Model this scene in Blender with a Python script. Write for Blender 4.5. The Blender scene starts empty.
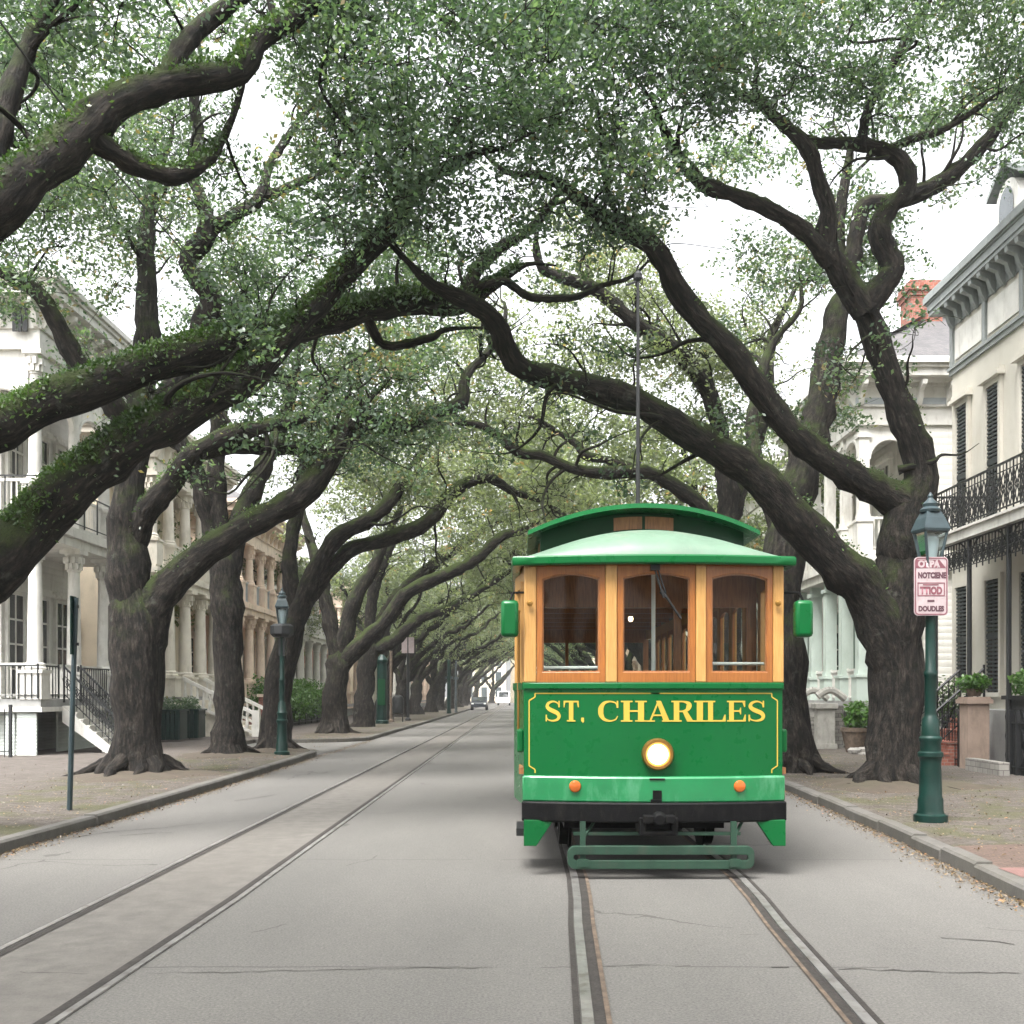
import bpy, math, random
import numpy as np
from mathutils import Vector

# ------------------------------------------------------------------ camera, sky, sun, exposure
scene = bpy.context.scene
COL = scene.collection
R = math.radians
EYE = 1.67; FOC = 1100.0; VX, HY = 520.0, 695.0
cam_d = bpy.data.cameras.new("camera"); cam = bpy.data.objects.new("camera", cam_d); COL.objects.link(cam)
cam.location = (0, 0, EYE); cam.rotation_euler = (R(90), 0, 0)
cam_d.sensor_width = 36; cam_d.lens = 36 * FOC / 1024
cam_d.shift_x = -(VX - 512) / 1024; cam_d.shift_y = (HY - 512) / 1024
cam_d.clip_start = 0.1; cam_d.clip_end = 3000
scene.camera = cam

SUN_EL, SUN_AZ = 62, 215
world = bpy.data.worlds.new("World"); scene.world = world; world.use_nodes = True
wt = world.node_tree; wt.nodes.clear()
sky = wt.nodes.new("ShaderNodeTexSky"); sky.sky_type = 'NISHITA'; sky.sun_disc = False
sky.sun_elevation = R(SUN_EL); sky.sun_rotation = R(SUN_AZ)
sky.air_density = 1.0; sky.dust_density = 6.0; sky.ozone_density = 1.0
hs = wt.nodes.new("ShaderNodeHueSaturation"); hs.inputs['Saturation'].default_value = 0.10
bgn = wt.nodes.new("ShaderNodeBackground"); bgn.inputs['Strength'].default_value = 0.15
wo = wt.nodes.new("ShaderNodeOutputWorld")
wt.links.new(sky.outputs[0], hs.inputs['Color']); wt.links.new(hs.outputs[0], bgn.inputs[0]); wt.links.new(bgn.outputs[0], wo.inputs[0])

sun_d = bpy.data.lights.new("sun", 'SUN'); sun = bpy.data.objects.new("sun", sun_d); COL.objects.link(sun)
sun_d.energy = 1.4; sun_d.angle = R(25); sun_d.color = (1.0, 0.97, 0.92)
_az = R(SUN_AZ); _el = R(SUN_EL)
_dir = Vector((math.sin(_az) * math.cos(_el), math.cos(_az) * math.cos(_el), math.sin(_el)))
sun.rotation_euler = _dir.to_track_quat('Z', 'Y').to_euler()

vs = scene.view_settings
vs.view_transform = 'Standard'; vs.look = 'None'; vs.gamma = 1; vs.use_curve_mapping = False
vs.exposure = 2.12
scene.render.engine = 'CYCLES'
cy = scene.cycles
cy.use_denoising = True; cy.max_bounces = 7; cy.diffuse_bounces = 5; cy.glossy_bounces = 3
cy.transmission_bounces = 4; cy.transparent_max_bounces = 12; cy.volume_bounces = 1
cy.use_adaptive_sampling = False
cy.sample_clamp_indirect = 8
try: cy.denoising_prefilter = 'ACCURATE'
except Exception: pass

rnd = random.Random(7)
rng = np.random.default_rng(11)

# ------------------------------------------------------------------ small helpers
DS = 1.0
def at(x, y, D):
    """a point at distance D down the street that is seen at x, y in the photograph"""
    D = D*DS
    return np.array([(x - VX) / FOC * D, D, EYE + (HY - y) / FOC * D])

def link(o, parent=None):
    COL.objects.link(o)
    if parent is not None: o.parent = parent
    return o

def tag(o, label=None, cat=None, group=None, kind=None):
    if label: o['label'] = label
    if cat: o['category'] = cat
    if group: o['group'] = group
    if kind: o['kind'] = kind
    return o

def empty(name, loc, rz=0.0):
    o = bpy.data.objects.new(name, None); o.empty_display_size = 0.3
    o.location = loc; o.rotation_euler = (0, 0, rz)
    return link(o)

def copy_tree(o, parent=None):
    c = o.copy(); COL.objects.link(c); c.parent = parent
    for ch in [q for q in o.children]: copy_tree(ch, c)
    return c

class MB:
    def __init__(s): s.v = []; s.f = []
    def add(s, verts, faces):
        n = len(s.v); s.v += [tuple(map(float, p)) for p in verts]
        s.f += [tuple(i + n for i in f) for f in faces]; return s
    def box(s, x0, x1, y0, y1, z0, z1):
        x0, x1 = sorted((x0, x1)); y0, y1 = sorted((y0, y1)); z0, z1 = sorted((z0, z1))
        return s.add([(x0,y0,z0),(x1,y0,z0),(x1,y1,z0),(x0,y1,z0),(x0,y0,z1),(x1,y0,z1),(x1,y1,z1),(x0,y1,z1)],
                     [(0,3,2,1),(4,5,6,7),(0,1,5,4),(1,2,6,5),(2,3,7,6),(3,0,4,7)])
    def bar(s, p, q, r, n=6, r2=None):
        p = Vector(p); q = Vector(q); d = (q - p)
        if d.length < 1e-6: return s
        d.normalize(); a = d.cross(Vector((0,0,1)))
        if a.length < 1e-3: a = d.cross(Vector((1,0,0)))
        a.normalize(); b = d.cross(a); r2 = r if r2 is None else r2
        vs_ = []
        for c, rr in ((p, r), (q, r2)):
            for k in range(n):
                t = 2*math.pi*(k+.5)/n
                vs_.append(c + (a*math.cos(t) + b*math.sin(t))*rr)
        fs = [(k, (k+1)%n, n+(k+1)%n, n+k) for k in range(n)] + [tuple(range(n-1,-1,-1)), tuple(range(n, 2*n))]
        return s.add(vs_, fs)
    def lathe(s, prof, c=(0,0,0), n=16, axis='z', rot=0.0, cap=True):
        vs_ = []
        for r, h in prof:
            for k in range(n):
                t = 2*math.pi*k/n + rot
                u, w = r*math.cos(t), r*math.sin(t)
                p = (u, w, h) if axis == 'z' else ((u, h, w) if axis == 'y' else (h, u, w))
                vs_.append((p[0]+c[0], p[1]+c[1], p[2]+c[2]))
        m = len(prof); fs = []
        for j in range(m-1):
            for k in range(n):
                fs.append((j*n+k, j*n+(k+1)%n, (j+1)*n+(k+1)%n, (j+1)*n+k))
        if cap: fs += [tuple(range(n-1,-1,-1)), tuple(range((m-1)*n, m*n))]
        return s.add(vs_, fs)
    def prism(s, poly, ax, a0, a1):
        """polygon extruded along axis ax from a0 to a1; poly in the two other axes, in order"""
        n = len(poly); vs_ = []
        for a in (a0, a1):
            for u, w in poly:
                vs_.append((a,u,w) if ax == 0 else ((u,a,w) if ax == 1 else (u,w,a)))
        return s.add(vs_, [tuple(range(n)), tuple(range(2*n-1, n-1, -1))] + [(k, k+n, (k+1)%n+n, (k+1)%n) for k in range(n)])
    def strip(s, pts, z0, z1, t):
        """upright wall of thickness t following a plan polyline (x, y); z0/z1 numbers"""
        P = [Vector((p[0], p[1])) for p in pts]; N = []
        for i in range(len(P)):
            d = P[min(i+1, len(P)-1)] - P[max(i-1, 0)]; d.normalize(); N.append(Vector((-d.y, d.x)))
        vs_ = []
        for p, n in zip(P, N):
            q = p + n*t
            vs_ += [(p.x,p.y,z0),(p.x,p.y,z1),(q.x,q.y,z1),(q.x,q.y,z0)]
        fs = [(0,1,2,3)]
        for i in range(len(P)-1):
            a, b = 4*i, 4*i+4
            fs += [(a+k, a+(k+1)%4, b+(k+1)%4, b+k) for k in range(4)]
        m = 4*(len(P)-1); fs.append((m+3,m+2,m+1,m))
        return s.add(vs_, fs)
    def ring(s, outer, inner, f0, f1):
        """plate with a hole: matching outlines; f0/f1 map (u,w) to front/back points"""
        n = len(outer)
        vs_ = [f0(*p) for p in outer] + [f0(*p) for p in inner] + [f1(*p) for p in outer] + [f1(*p) for p in inner]
        fs = []
        for k in range(n):
            j = (k+1) % n
            fs += [(k,j,n+j,n+k), (2*n+j,2*n+k,3*n+k,3*n+j), (j,k,2*n+k,2*n+j), (n+k,n+j,3*n+j,3*n+k)]
        return s.add(vs_, fs)
    def build(s, name, mat, parent=None, smooth=False, bevel=0, recalc=True):
        me = bpy.data.meshes.new(name); me.from_pydata(s.v, [], s.f); me.validate()
        if recalc:
            import bmesh
            bm = bmesh.new(); bm.from_mesh(me); bmesh.ops.recalc_face_normals(bm, faces=bm.faces)
            bm.to_mesh(me); bm.free()
        if mat: me.materials.append(mat)
        if smooth:
            me.polygons.foreach_set('use_smooth', [True]*len(me.polygons))
            try: me.set_sharp_from_angle(angle=R(38))
            except Exception: pass
        o = bpy.data.objects.new(name, me); link(o, parent)
        if bevel:
            m = o.modifiers.new('bevel', 'BEVEL'); m.width = bevel; m.segments = 2; m.limit_method = 'ANGLE'; m.angle_limit = R(50)
        return o

# ------------------------------------------------------------------ materials
def nodes(name):
    m = bpy.data.materials.new(name); m.use_nodes = True
    t = m.node_tree; b = t.nodes['Principled BSDF']
    return m, t, b
def N(t, typ, **kw):
    n = t.nodes.new(typ)
    for k, v in kw.items():
        if k.startswith('i_'): n.inputs[k[2:].replace('_', ' ')].default_value = v
        else: setattr(n, k, v)
    return n
def L(t, a, b): t.links.new(a, b)
def noise(t, vec, scale, detail=4, rough=.55):
    n = N(t, 'ShaderNodeTexNoise'); n.inputs['Scale'].default_value = scale
    n.inputs['Detail'].default_value = detail; n.inputs['Roughness'].default_value = rough
    if vec is not None: L(t, vec, n.inputs['Vector'])
    return n.outputs['Fac']
def ramp(t, fac, stops):
    r = N(t, 'ShaderNodeValToRGB'); e = r.color_ramp.elements
    while len(e) < len(stops): e.new(.5)
    for k, (p, c) in enumerate(stops):
        e[k].position = p; e[k].color = (*c, 1) if len(c) == 3 else c
    L(t, fac, r.inputs[0]); return r.outputs[0]
def mix(t, fac, a, b, mode='MIX'):
    m = N(t, 'ShaderNodeMix', data_type='RGBA', blend_type=mode)
    if isinstance(fac, (int, float)): m.inputs[0].default_value = fac
    else: L(t, fac, m.inputs[0])
    for k, v in ((6, a), (7, b)):
        if isinstance(v, (tuple, list)): m.inputs[k].default_value = (*v[:3], 1)
        else: L(t, v, m.inputs[k])
    return m.outputs[2]
def math_(t, op, a, b=None, c=None):
    m = N(t, 'ShaderNodeMath', operation=op)
    for k, v in enumerate((a, b, c)):
        if v is None: continue
        if isinstance(v, (int, float)): m.inputs[k].default_value = v
        else: L(t, v, m.inputs[k])
    return m.outputs[0]
def bump(t, b, h, strength=.3, dist=.02):
    n = N(t, 'ShaderNodeBump'); n.inputs['Strength'].default_value = strength; n.inputs['Distance'].default_value = dist
    L(t, h, n.inputs['Height']); L(t, n.outputs[0], b.inputs['Normal'])
def pos(t):
    return N(t, 'ShaderNodeNewGeometry').outputs['Position']
def objc(t):
    return N(t, 'ShaderNodeTexCoord').outputs['Object']
def scaled(t, v, s):
    m = N(t, 'ShaderNodeMapping'); m.inputs['Scale'].default_value = s; L(t, v, m.inputs[0]); return m.outputs[0]

def paint(name, c, rough=.55, var=.18, scale=3.0, dirt_or_sheen=None, bumpy=.05, metal=0.0, spec=.4, coat=0.0):
    """painted or worn surface: base colour broken up by two scales of noise"""
    m, t, b = nodes(name); p = objc(t)
    n1 = noise(t, p, scale, 6); n2 = noise(t, p, scale*9, 3)
    lo = tuple(x*(1-var) for x in c); hi = tuple(min(1, x*(1+var*.6)) for x in c)
    col = ramp(t, n1, [(.3, lo), (.7, hi)])
    if dirt_or_sheen:
        f = ramp(t, noise(t, scaled(t, p, (1,1,.35)), scale*1.7, 7, .65), [(.52, (0,0,0)), (.75, (1,1,1))])
        col = mix(t, f, col, dirt_or_sheen)
    L(t, col, b.inputs['Base Color'])
    L(t, ramp(t, n2, [(.3, (rough*.85,)*3), (.7, (min(1, rough*1.15),)*3)]), b.inputs['Roughness'])
    b.inputs['Metallic'].default_value = metal; b.inputs['Specular IOR Level'].default_value = spec
    if coat: b.inputs['Coat Weight'].default_value = coat; b.inputs['Coat Roughness'].default_value = .12
    if bumpy: bump(t, b, n2, bumpy, .01)
    return m

def siding(name, c, pitch=.17, dirt_or_sheen=None):
    m, t, b = nodes(name); p = pos(t)
    sx = N(t, 'ShaderNodeSeparateXYZ'); L(t, p, sx.inputs[0])
    fr = math_(t, 'FRACT', math_(t, 'DIVIDE', sx.outputs[2], pitch))
    n1 = noise(t, scaled(t, p, (1,1,.4)), 1.6, 7, .65)
    col = ramp(t, n1, [(.3, tuple(x*.82 for x in c)), (.65, c)])
    if dirt_or_sheen: col = mix(t, ramp(t, noise(t, scaled(t, p, (2,2,.3)), 2.2, 8, .7), [(.55, (0,0,0)), (.8, (1,1,1))]), col, dirt_or_sheen)
    L(t, col, b.inputs['Base Color']); b.inputs['Roughness'].default_value = .6
    h = math_(t, 'SUBTRACT', 1.0, math_(t, 'POWER', fr, 3.0))
    bump(t, b, h, .9, .03)
    return m

def bricks(name, c1, c2, mortar, sx=4.0, sc=1.0, rough=.85, vec=None, bs=.6):
    m, t, b = nodes(name); p = pos(t)
    s = N(t, 'ShaderNodeSeparateXYZ'); L(t, p, s.inputs[0])
    cb = N(t, 'ShaderNodeCombineXYZ')
    if vec == 'ground': L(t, s.outputs[0], cb.inputs[0]); L(t, s.outputs[1], cb.inputs[1])
    else:
        L(t, math_(t, 'ADD', s.outputs[0], s.outputs[1]), cb.inputs[0]); L(t, s.outputs[2], cb.inputs[1])
    br = N(t, 'ShaderNodeTexBrick'); L(t, cb.outputs[0], br.inputs['Vector'])
    br.inputs['Scale'].default_value = sx; br.inputs['Color1'].default_value = (*c1,1); br.inputs['Color2'].default_value = (*c2,1)
    br.inputs['Mortar'].default_value = (*mortar,1); br.inputs['Mortar Size'].default_value = .018; br.inputs['Bias'].default_value = 0
    n1 = noise(t, p, 2.3, 8, .65)
    col = mix(t, .6, br.outputs[0], ramp(t, n1, [(.3,(.45,.45,.45)),(.75,(1.05,1.0,.98))]), 'MULTIPLY')
    L(t, col, b.inputs['Base Color']); b.inputs['Roughness'].default_value = rough
    h = math_(t, 'ADD', math_(t, 'MULTIPLY', br.outputs['Fac'], -1.0), math_(t, 'MULTIPLY', n1, .6))
    bump(t, b, h, bs, .02)
    return m

def asphalt():
    m, t, b = nodes('asphalt'); p = pos(t)
    s = N(t, 'ShaderNodeSeparateXYZ'); L(t, p, s.inputs[0])
    big = noise(t, scaled(t, p, (1,.25,1)), .55, 6, .6); fine = noise(t, p, 60, 4, .8); med = noise(t, p, 11, 7, .7)
    col = ramp(t, big, [(.25,(.096,.093,.0885)),(.55,(.119,.1145,.108)),(.8,(.141,.135,.126))])
    col = mix(t, .9, col, ramp(t, fine, [(.3,(.45,.45,.46)),(.7,(1.5,1.49,1.46))]), 'MULTIPLY')
    col = mix(t, .5, col, ramp(t, med, [(.3,(.80,.80,.80)),(.7,(1.08,1.07,1.05))]), 'MULTIPLY')
    # wandering cracks and construction joints
    wob = math_(t, 'MULTIPLY', math_(t, 'SUBTRACT', noise(t, p, 1.6, 5, .6), .5), .35)
    jy = math_(t, 'ABSOLUTE', math_(t, 'SUBTRACT', math_(t, 'FRACT', math_(t, 'DIVIDE', math_(t, 'ADD', s.outputs[1], math_(t, 'MULTIPLY', wob, .35)), 4.4)), .535))
    joint = math_(t, 'LESS_THAN', jy, .0024)
    joint = math_(t, 'MULTIPLY', joint, math_(t, 'GREATER_THAN', noise(t, scaled(t, p, (1,.1,1)), .8, 3), .47))
    vo = N(t, 'ShaderNodeTexVoronoi', feature='DISTANCE_TO_EDGE'); vo.inputs['Scale'].default_value = .33
    wv = N(t, 'ShaderNodeVectorMath', operation='ADD'); L(t, p, wv.inputs[0])
    nv = N(t, 'ShaderNodeTexNoise'); nv.inputs['Scale'].default_value = 1.2; nv.inputs['Detail'].default_value = 5; L(t, p, nv.inputs['Vector'])
    L(t, nv.outputs['Color'], wv.inputs[1]); L(t, wv.outputs[0], vo.inputs['Vector'])
    crack = math_(t, 'MULTIPLY', math_(t, 'LESS_THAN', vo.outputs['Distance'], .005), math_(t, 'GREATER_THAN', noise(t, p, .35, 2), .56))
    ck = math_(t, 'MAXIMUM', joint, crack)
    col = mix(t, math_(t, 'MULTIPLY', ck, .75), col, (.055,.052,.048))
    L(t, col, b.inputs['Base Color']); b.inputs['Roughness'].default_value = .82; b.inputs['Specular IOR Level'].default_value = .3
    bump(t, b, math_(t, 'SUBTRACT', fine, math_(t, 'MULTIPLY', ck, 2.0)), .35, .008)
    return m

def concrete(name, c, stain=(.09,.075,.055), fs=60, stretch=(1,1,1), amt=.5, r=.85):
    m, t, b = nodes(name); p = pos(t)
    big = noise(t, scaled(t, p, stretch), .8, 7, .65); fine = noise(t, p, fs, 4, .7); med = noise(t, p, 5, 6, .62)
    col = ramp(t, med, [(.3, tuple(x*.75 for x in c)), (.7, tuple(x*1.15 for x in c))])
    col = mix(t, math_(t, 'MULTIPLY', ramp(t, big, [(.45,(0,0,0)),(.7,(1,1,1))]), amt), col, stain)
    col = mix(t, .5, col, ramp(t, fine, [(.25,(.6,.6,.6)),(.75,(1.2,1.2,1.2))]), 'MULTIPLY')
    L(t, col, b.inputs['Base Color']); b.inputs['Roughness'].default_value = r
    bump(t, b, math_(t, 'ADD', fine, math_(t, 'MULTIPLY', med, 2)), .4, .01)
    return m

def pavement_mat():
    """worn brick paving with earth, leaf dust and thin grass over it"""
    m, t, b = nodes('pavement'); p = pos(t)
    s = N(t, 'ShaderNodeSeparateXYZ'); L(t, p, s.inputs[0])
    br = N(t, 'ShaderNodeTexBrick'); L(t, p, br.inputs['Vector']); br.inputs['Scale'].default_value = 2.6
    br.inputs['Color1'].default_value = (.15,.132,.12,1); br.inputs['Color2'].default_value = (.098,.084,.075,1)
    br.inputs['Mortar'].default_value = (.035,.03,.024,1); br.inputs['Mortar Size'].default_value = .02
    big = noise(t, p, .7, 7, .65); med = noise(t, p, 4.5, 7, .68); fine = noise(t, p, 70, 3, .75)
    walk = mix(t, .85, (.135,.118,.108), br.outputs[0])
    earth = ramp(t, fine, [(.34,(.018,.015,.012)),(.5,(.062,.053,.042)),(.66,(.13,.112,.092))])
    ax = math_(t, 'ABSOLUTE', s.outputs[0])
    strip = math_(t, 'SUBTRACT', 1.0, N_smooth(t, math_(t, 'ADD', ax, math_(t, 'MULTIPLY', big, 1.6)), 8.6, 10.2))
    cover = math_(t, 'MULTIPLY', strip, ramp(t, med, [(.40,(.05,.05,.05)),(.62,(.85,.85,.85))]))
    cover = math_(t, 'MAXIMUM', cover, math_(t, 'MULTIPLY', ramp(t, big, [(.5,(0,0,0)),(.75,(1,1,1))]), .5))
    col = mix(t, cover, walk, earth)
    gr = math_(t, 'MULTIPLY', ramp(t, noise(t, p, 1.15, 8, .7), [(.49,(0,0,0)),(.6,(1,1,1))]), strip)
    col = mix(t, math_(t, 'MULTIPLY', gr, .6), col, ramp(t, fine, [(.3,(.03,.036,.012)),(.7,(.11,.112,.045))]))
    L(t, col, b.inputs['Base Color']); b.inputs['Roughness'].default_value = .9; b.inputs['Specular IOR Level'].default_value = .2
    h = math_(t, 'ADD', math_(t, 'MULTIPLY', fine, .8), math_(t, 'ADD', med, math_(t, 'MULTIPLY', br.outputs['Fac'], -.35)))
    bump(t, b, h, .7, .03)
    return m
def N_smooth(t, v, a, b_):
    mr = N(t, 'ShaderNodeMapRange', interpolation_type='SMOOTHSTEP'); mr.inputs[1].default_value = a; mr.inputs[2].default_value = b_
    L(t, v, mr.inputs[0]); return mr.outputs[0]

def bark_mat():
    m, t, b = nodes('oak_bark')
    a = N(t, 'ShaderNodeAttribute', attribute_name='bark').outputs['Vector']
    g = N(t, 'ShaderNodeNewGeometry'); p = g.outputs['Position']
    f1 = noise(t, scaled(t, a, (1,1,.24)), 17, 8, .72); f2 = noise(t, scaled(t, a, (1,1,.4)), 34, 4, .6)
    col = ramp(t, f1, [(.38,(.003,.0026,.0022)),(.48,(.011,.009,.0072)),(.58,(.030,.0245,.0195)),(.71,(.082,.070,.058))])
    lich = ramp(t, noise(t, p, 3.2, 7, .7), [(.6,(0,0,0)),(.72,(1,1,1))])
    col = mix(t, math_(t, 'MULTIPLY', lich, .35), col, (.16,.165,.14))
    sz = N(t, 'ShaderNodeSeparateXYZ'); L(t, g.outputs['Normal'], sz.inputs[0])
    up = N_smooth(t, math_(t, 'ADD', sz.outputs[2], math_(t, 'MULTIPLY', math_(t, 'SUBTRACT', noise(t, p, 2.6, 6, .65), .5), 2.2)), .1, .75)
    pz = N(t, 'ShaderNodeSeparateXYZ'); L(t, p, pz.inputs[0])
    high = N_smooth(t, pz.outputs[2], 1.2, 4.0)
    moss = ramp(t, noise(t, p, 60, 3, .7), [(.3,(.014,.024,.006)),(.7,(.055,.078,.016))])
    col = mix(t, math_(t, 'MULTIPLY', math_(t, 'MULTIPLY', up, high), .9), col, moss)
    L(t, col, b.inputs['Base Color']); b.inputs['Roughness'].default_value = .88; b.inputs['Specular IOR Level'].default_value = .25
    bump(t, b, math_(t, 'ADD', f1, math_(t, 'MULTIPLY', f2, .4)), 1.0, .10)
    return m

def leaf_mat(name, dark, mid, lite, trans=.35):
    m, t, b = nodes(name)
    f = N(t, 'ShaderNodeAttribute', attribute_name='tint').outputs['Fac']
    col = ramp(t, f, [(.08,dark),(.5,mid),(.93,lite),(.985,(lite[0]*1.5,lite[1]*.85,lite[2]*.7))])
    L(t, col, b.inputs['Base Color']); b.inputs['Roughness'].default_value = .36; b.inputs['Specular IOR Level'].default_value = .6
    tr = N(t, 'ShaderNodeBsdfTranslucent'); L(t, mix(t, 1.0, col, (1.5,1.6,.85), 'MULTIPLY'), tr.inputs[0])
    ms = N(t, 'ShaderNodeMixShader'); ms.inputs[0].default_value = trans
    L(t, b.outputs[0], ms.inputs[1]); L(t, tr.outputs[0], ms.inputs[2])
    L(t, ms.outputs[0], t.nodes['Material Output'].inputs[0])
    return m

def glass(name, tint=(.9,.95,.93), refl=1.0, dark=None):
    m, t, b = nodes(name)
    fr = N(t, 'ShaderNodeFresnel'); fr.inputs[0].default_value = 1.5
    gl = N(t, 'ShaderNodeBsdfGlossy'); gl.inputs['Roughness'].default_value = .03
    tr = N(t, 'ShaderNodeBsdfTransparent'); tr.inputs[0].default_value = (*tint,1)
    ms = N(t, 'ShaderNodeMixShader'); L(t, math_(t, 'MULTIPLY', fr.outputs[0], refl), ms.inputs[0])
    L(t, tr.outputs[0], ms.inputs[1]); L(t, gl.outputs[0], ms.inputs[2])
    L(t, ms.outputs[0], t.nodes['Material Output'].inputs[0])
    return m

def wood(name, c1, c2, sc=6, rough=.4, coat=.25, axis=(12,12,1)):
    m, t, b = nodes(name); p = objc(t)
    g = noise(t, scaled(t, p, axis), sc, 6, .6); g2 = noise(t, p, 2.5, 5)
    col = ramp(t, g, [(.3,c1),(.7,c2)])
    col = mix(t, .5, col, ramp(t, g2, [(.3,(.75,.72,.7)),(.7,(1.1,1.08,1.05))]), 'MULTIPLY')
    L(t, col, b.inputs['Base Color']); b.inputs['Roughness'].default_value = rough
    b.inputs['Coat Weight'].default_value = coat; b.inputs['Coat Roughness'].default_value = .2
    bump(t, b, g, .08, .01); return m

def emit(name, c, s):
    m, t, b = nodes(name); b.inputs['Base Color'].default_value = (*c,1)
    b.inputs['Emission Color'].default_value = (*c,1); b.inputs['Emission Strength'].default_value = s; return m

M = dict(
    asphalt=asphalt(), pavement=pavement_mat(), bark=bark_mat(),
    trackbed=concrete('track_concrete', (.116,.107,.096), stain=(.096,.087,.077), stretch=(1,.2,1), amt=.6),
    kerb=concrete('kerb_stone', (.10,.094,.085), stain=(.07,.065,.05), amt=.7),
    kerbnew=concrete('apron_concrete', (.15,.145,.135), amt=.35),
    soil=concrete('bare_soil', (.062,.047,.034), stain=(.045,.045,.02), fs=45, amt=.6, r=.95),
    earth=concrete('far_ground', (.14,.13,.1), fs=20),
    rail=paint('rail_steel', (.30,.29,.28), .36, .35, 4, dirt_or_sheen=(.10,.08,.062), metal=.55),
    groove=paint('rail_groove', (.03,.026,.023), .9, .4, 8),
    rust=paint('rust_flange', (.11,.08,.058), .85, .5, 9, dirt_or_sheen=(.06,.05,.04)),
    leaf=leaf_mat('oak_leaf', (.030,.058,.036), (.062,.102,.062), (.125,.175,.10), .46),
    leaf_far=leaf_mat('oak_leaf_pale', (.075,.098,.06), (.14,.166,.104), (.22,.245,.16), .55),  # same oak leaf, its colour lightened for the bright hazy distance
    fern=leaf_mat('fern_leaf', (.022,.045,.012), (.045,.09,.02), (.085,.15,.035), .3),
    shrub=leaf_mat('shrub_leaf', (.03,.075,.015), (.06,.14,.025), (.12,.23,.05), .3),
    litter=leaf_mat('fallen_leaf', (.05,.032,.016), (.12,.08,.04), (.22,.15,.075), .1),
    green=paint('green_paint', (.001,.082,.0195), .3, .08, 1.2, coat=.12, bumpy=.02, spec=.22),
    green_dark=paint('dark_green_paint', (.001,.036,.011), .4, .12, 3, coat=.05, bumpy=.03, spec=.2),
    green_pale=paint('weathered_green_roof', (.10,.165,.115), .5, .25, 1.7, dirt_or_sheen=(.135,.165,.125), bumpy=.05, coat=.05),
    green_bump=paint('bumper_green', (.012,.16,.055), .14, .2, 2.6, dirt_or_sheen=(.08,.25,.14), coat=.8, bumpy=.03),  # paler patches paint the sky's reflection into the bumper colour
    green_step=paint('step_green', (.013,.042,.025), .55, .3, 6, dirt_or_sheen=(.03,.04,.028)),
    black=paint('black_iron', (.014,.015,.016), .5, .4, 6, bumpy=.1),
    blackwear=paint('worn_black_steel', (.004,.004,.0045), .5, .5, 12, dirt_or_sheen=(.016,.015,.013), bumpy=.3, spec=.12),
    oak=wood('varnished_frame', (.21,.066,.010), (.34,.122,.022)),
    oakpale=wood('pale_varnished_post', (.37,.19,.052), (.50,.28,.09)),
    oakdark=wood('dark_interior_wood', (.17,.068,.024), (.36,.155,.058)),
    yellow=paint('gold_lettering', (.45,.31,.042), .45, .08, 5, bumpy=0),
    glass=glass('window_glass', refl=.3),
    white=paint('white_metal', (.75,.75,.73), .4, .1),
    lens=emit('headlamp_glow', (1.0,.84,.55), 1.3), halo=emit('headlamp_rim', (1.0,.55,.13), .26), bulb=emit('ceiling_bulb', (1.0,.74,.42), 2.0),
    amber=paint('amber_lens', (.38,.085,.01), .2, .1, coat=.6),
    bronze=paint('bronze_ring', (.32,.17,.045), .35, .2, metal=.8),
    lampgreen=paint('lamp_green', (.0028,.020,.0155), .42, .35, 5, dirt_or_sheen=(.012,.025,.02), coat=.05, spec=.25),
    lampiron=paint('lamp_iron', (.025,.04,.045), .4, .3, 6),
    lampglass=glass('lantern_glass', (.62,.7,.72), 1.6),
    lampin=paint('lantern_opal', (.62,.64,.63), .6, .1),
    signface=paint('sign_face', (.33,.27,.275), .5, .15, 8, dirt_or_sheen=(.25,.18,.185)),
    signred=paint('sign_red', (.15,.05,.065), .5, .3, 20),
    signblack=paint('sign_dark', (.07,.03,.04), .5, .3, 20),
    wire=paint('wire', (.03,.03,.03), .6),
    slate=bricks('slate_roof', (.085,.083,.087), (.125,.12,.12), (.045,.045,.05), 5.0, rough=.7),
    redbrick=bricks('red_brick', (.25,.075,.05), (.34,.125,.085), (.27,.23,.20), 3.6),
    paver=bricks('brick_paver', (.085,.055,.042), (.12,.08,.062), (.04,.034,.028), 4.5, vec='ground'),
    pink=concrete('tactile_strip', (.15,.08,.07), stain=(.11,.06,.05)),
    pane=paint('dark_pane', (.022,.026,.03), .08, .4, 2, spec=.8, bumpy=0),
    paneblue=paint('sky_pane', (.07,.085,.09), .06, .4, 2, spec=.9, bumpy=0),
    shutter=paint('dark_shutter', (.035,.042,.042), .6, .3, 6),
    curtain=paint('curtain', (.4,.39,.35), .9, .3, 6),
    tyre=paint('tyre', (.02,.02,.02), .9), chrome=paint('chrome', (.55,.55,.56), .2, metal=.9),
)
def leafy_wall(): pass
# ------------------------------------------------------------------ ground, road, pavements
def sheet(name, poly, z, mat, thick=None, kind='structure'):
    mb = MB()
    if thick: mb.prism(poly, 2, z - thick, z)
    else: mb.add([(x, y, z) for x, y in poly], [tuple(range(len(poly)))])
    return tag(mb.build(name, mat), kind=kind)

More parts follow.
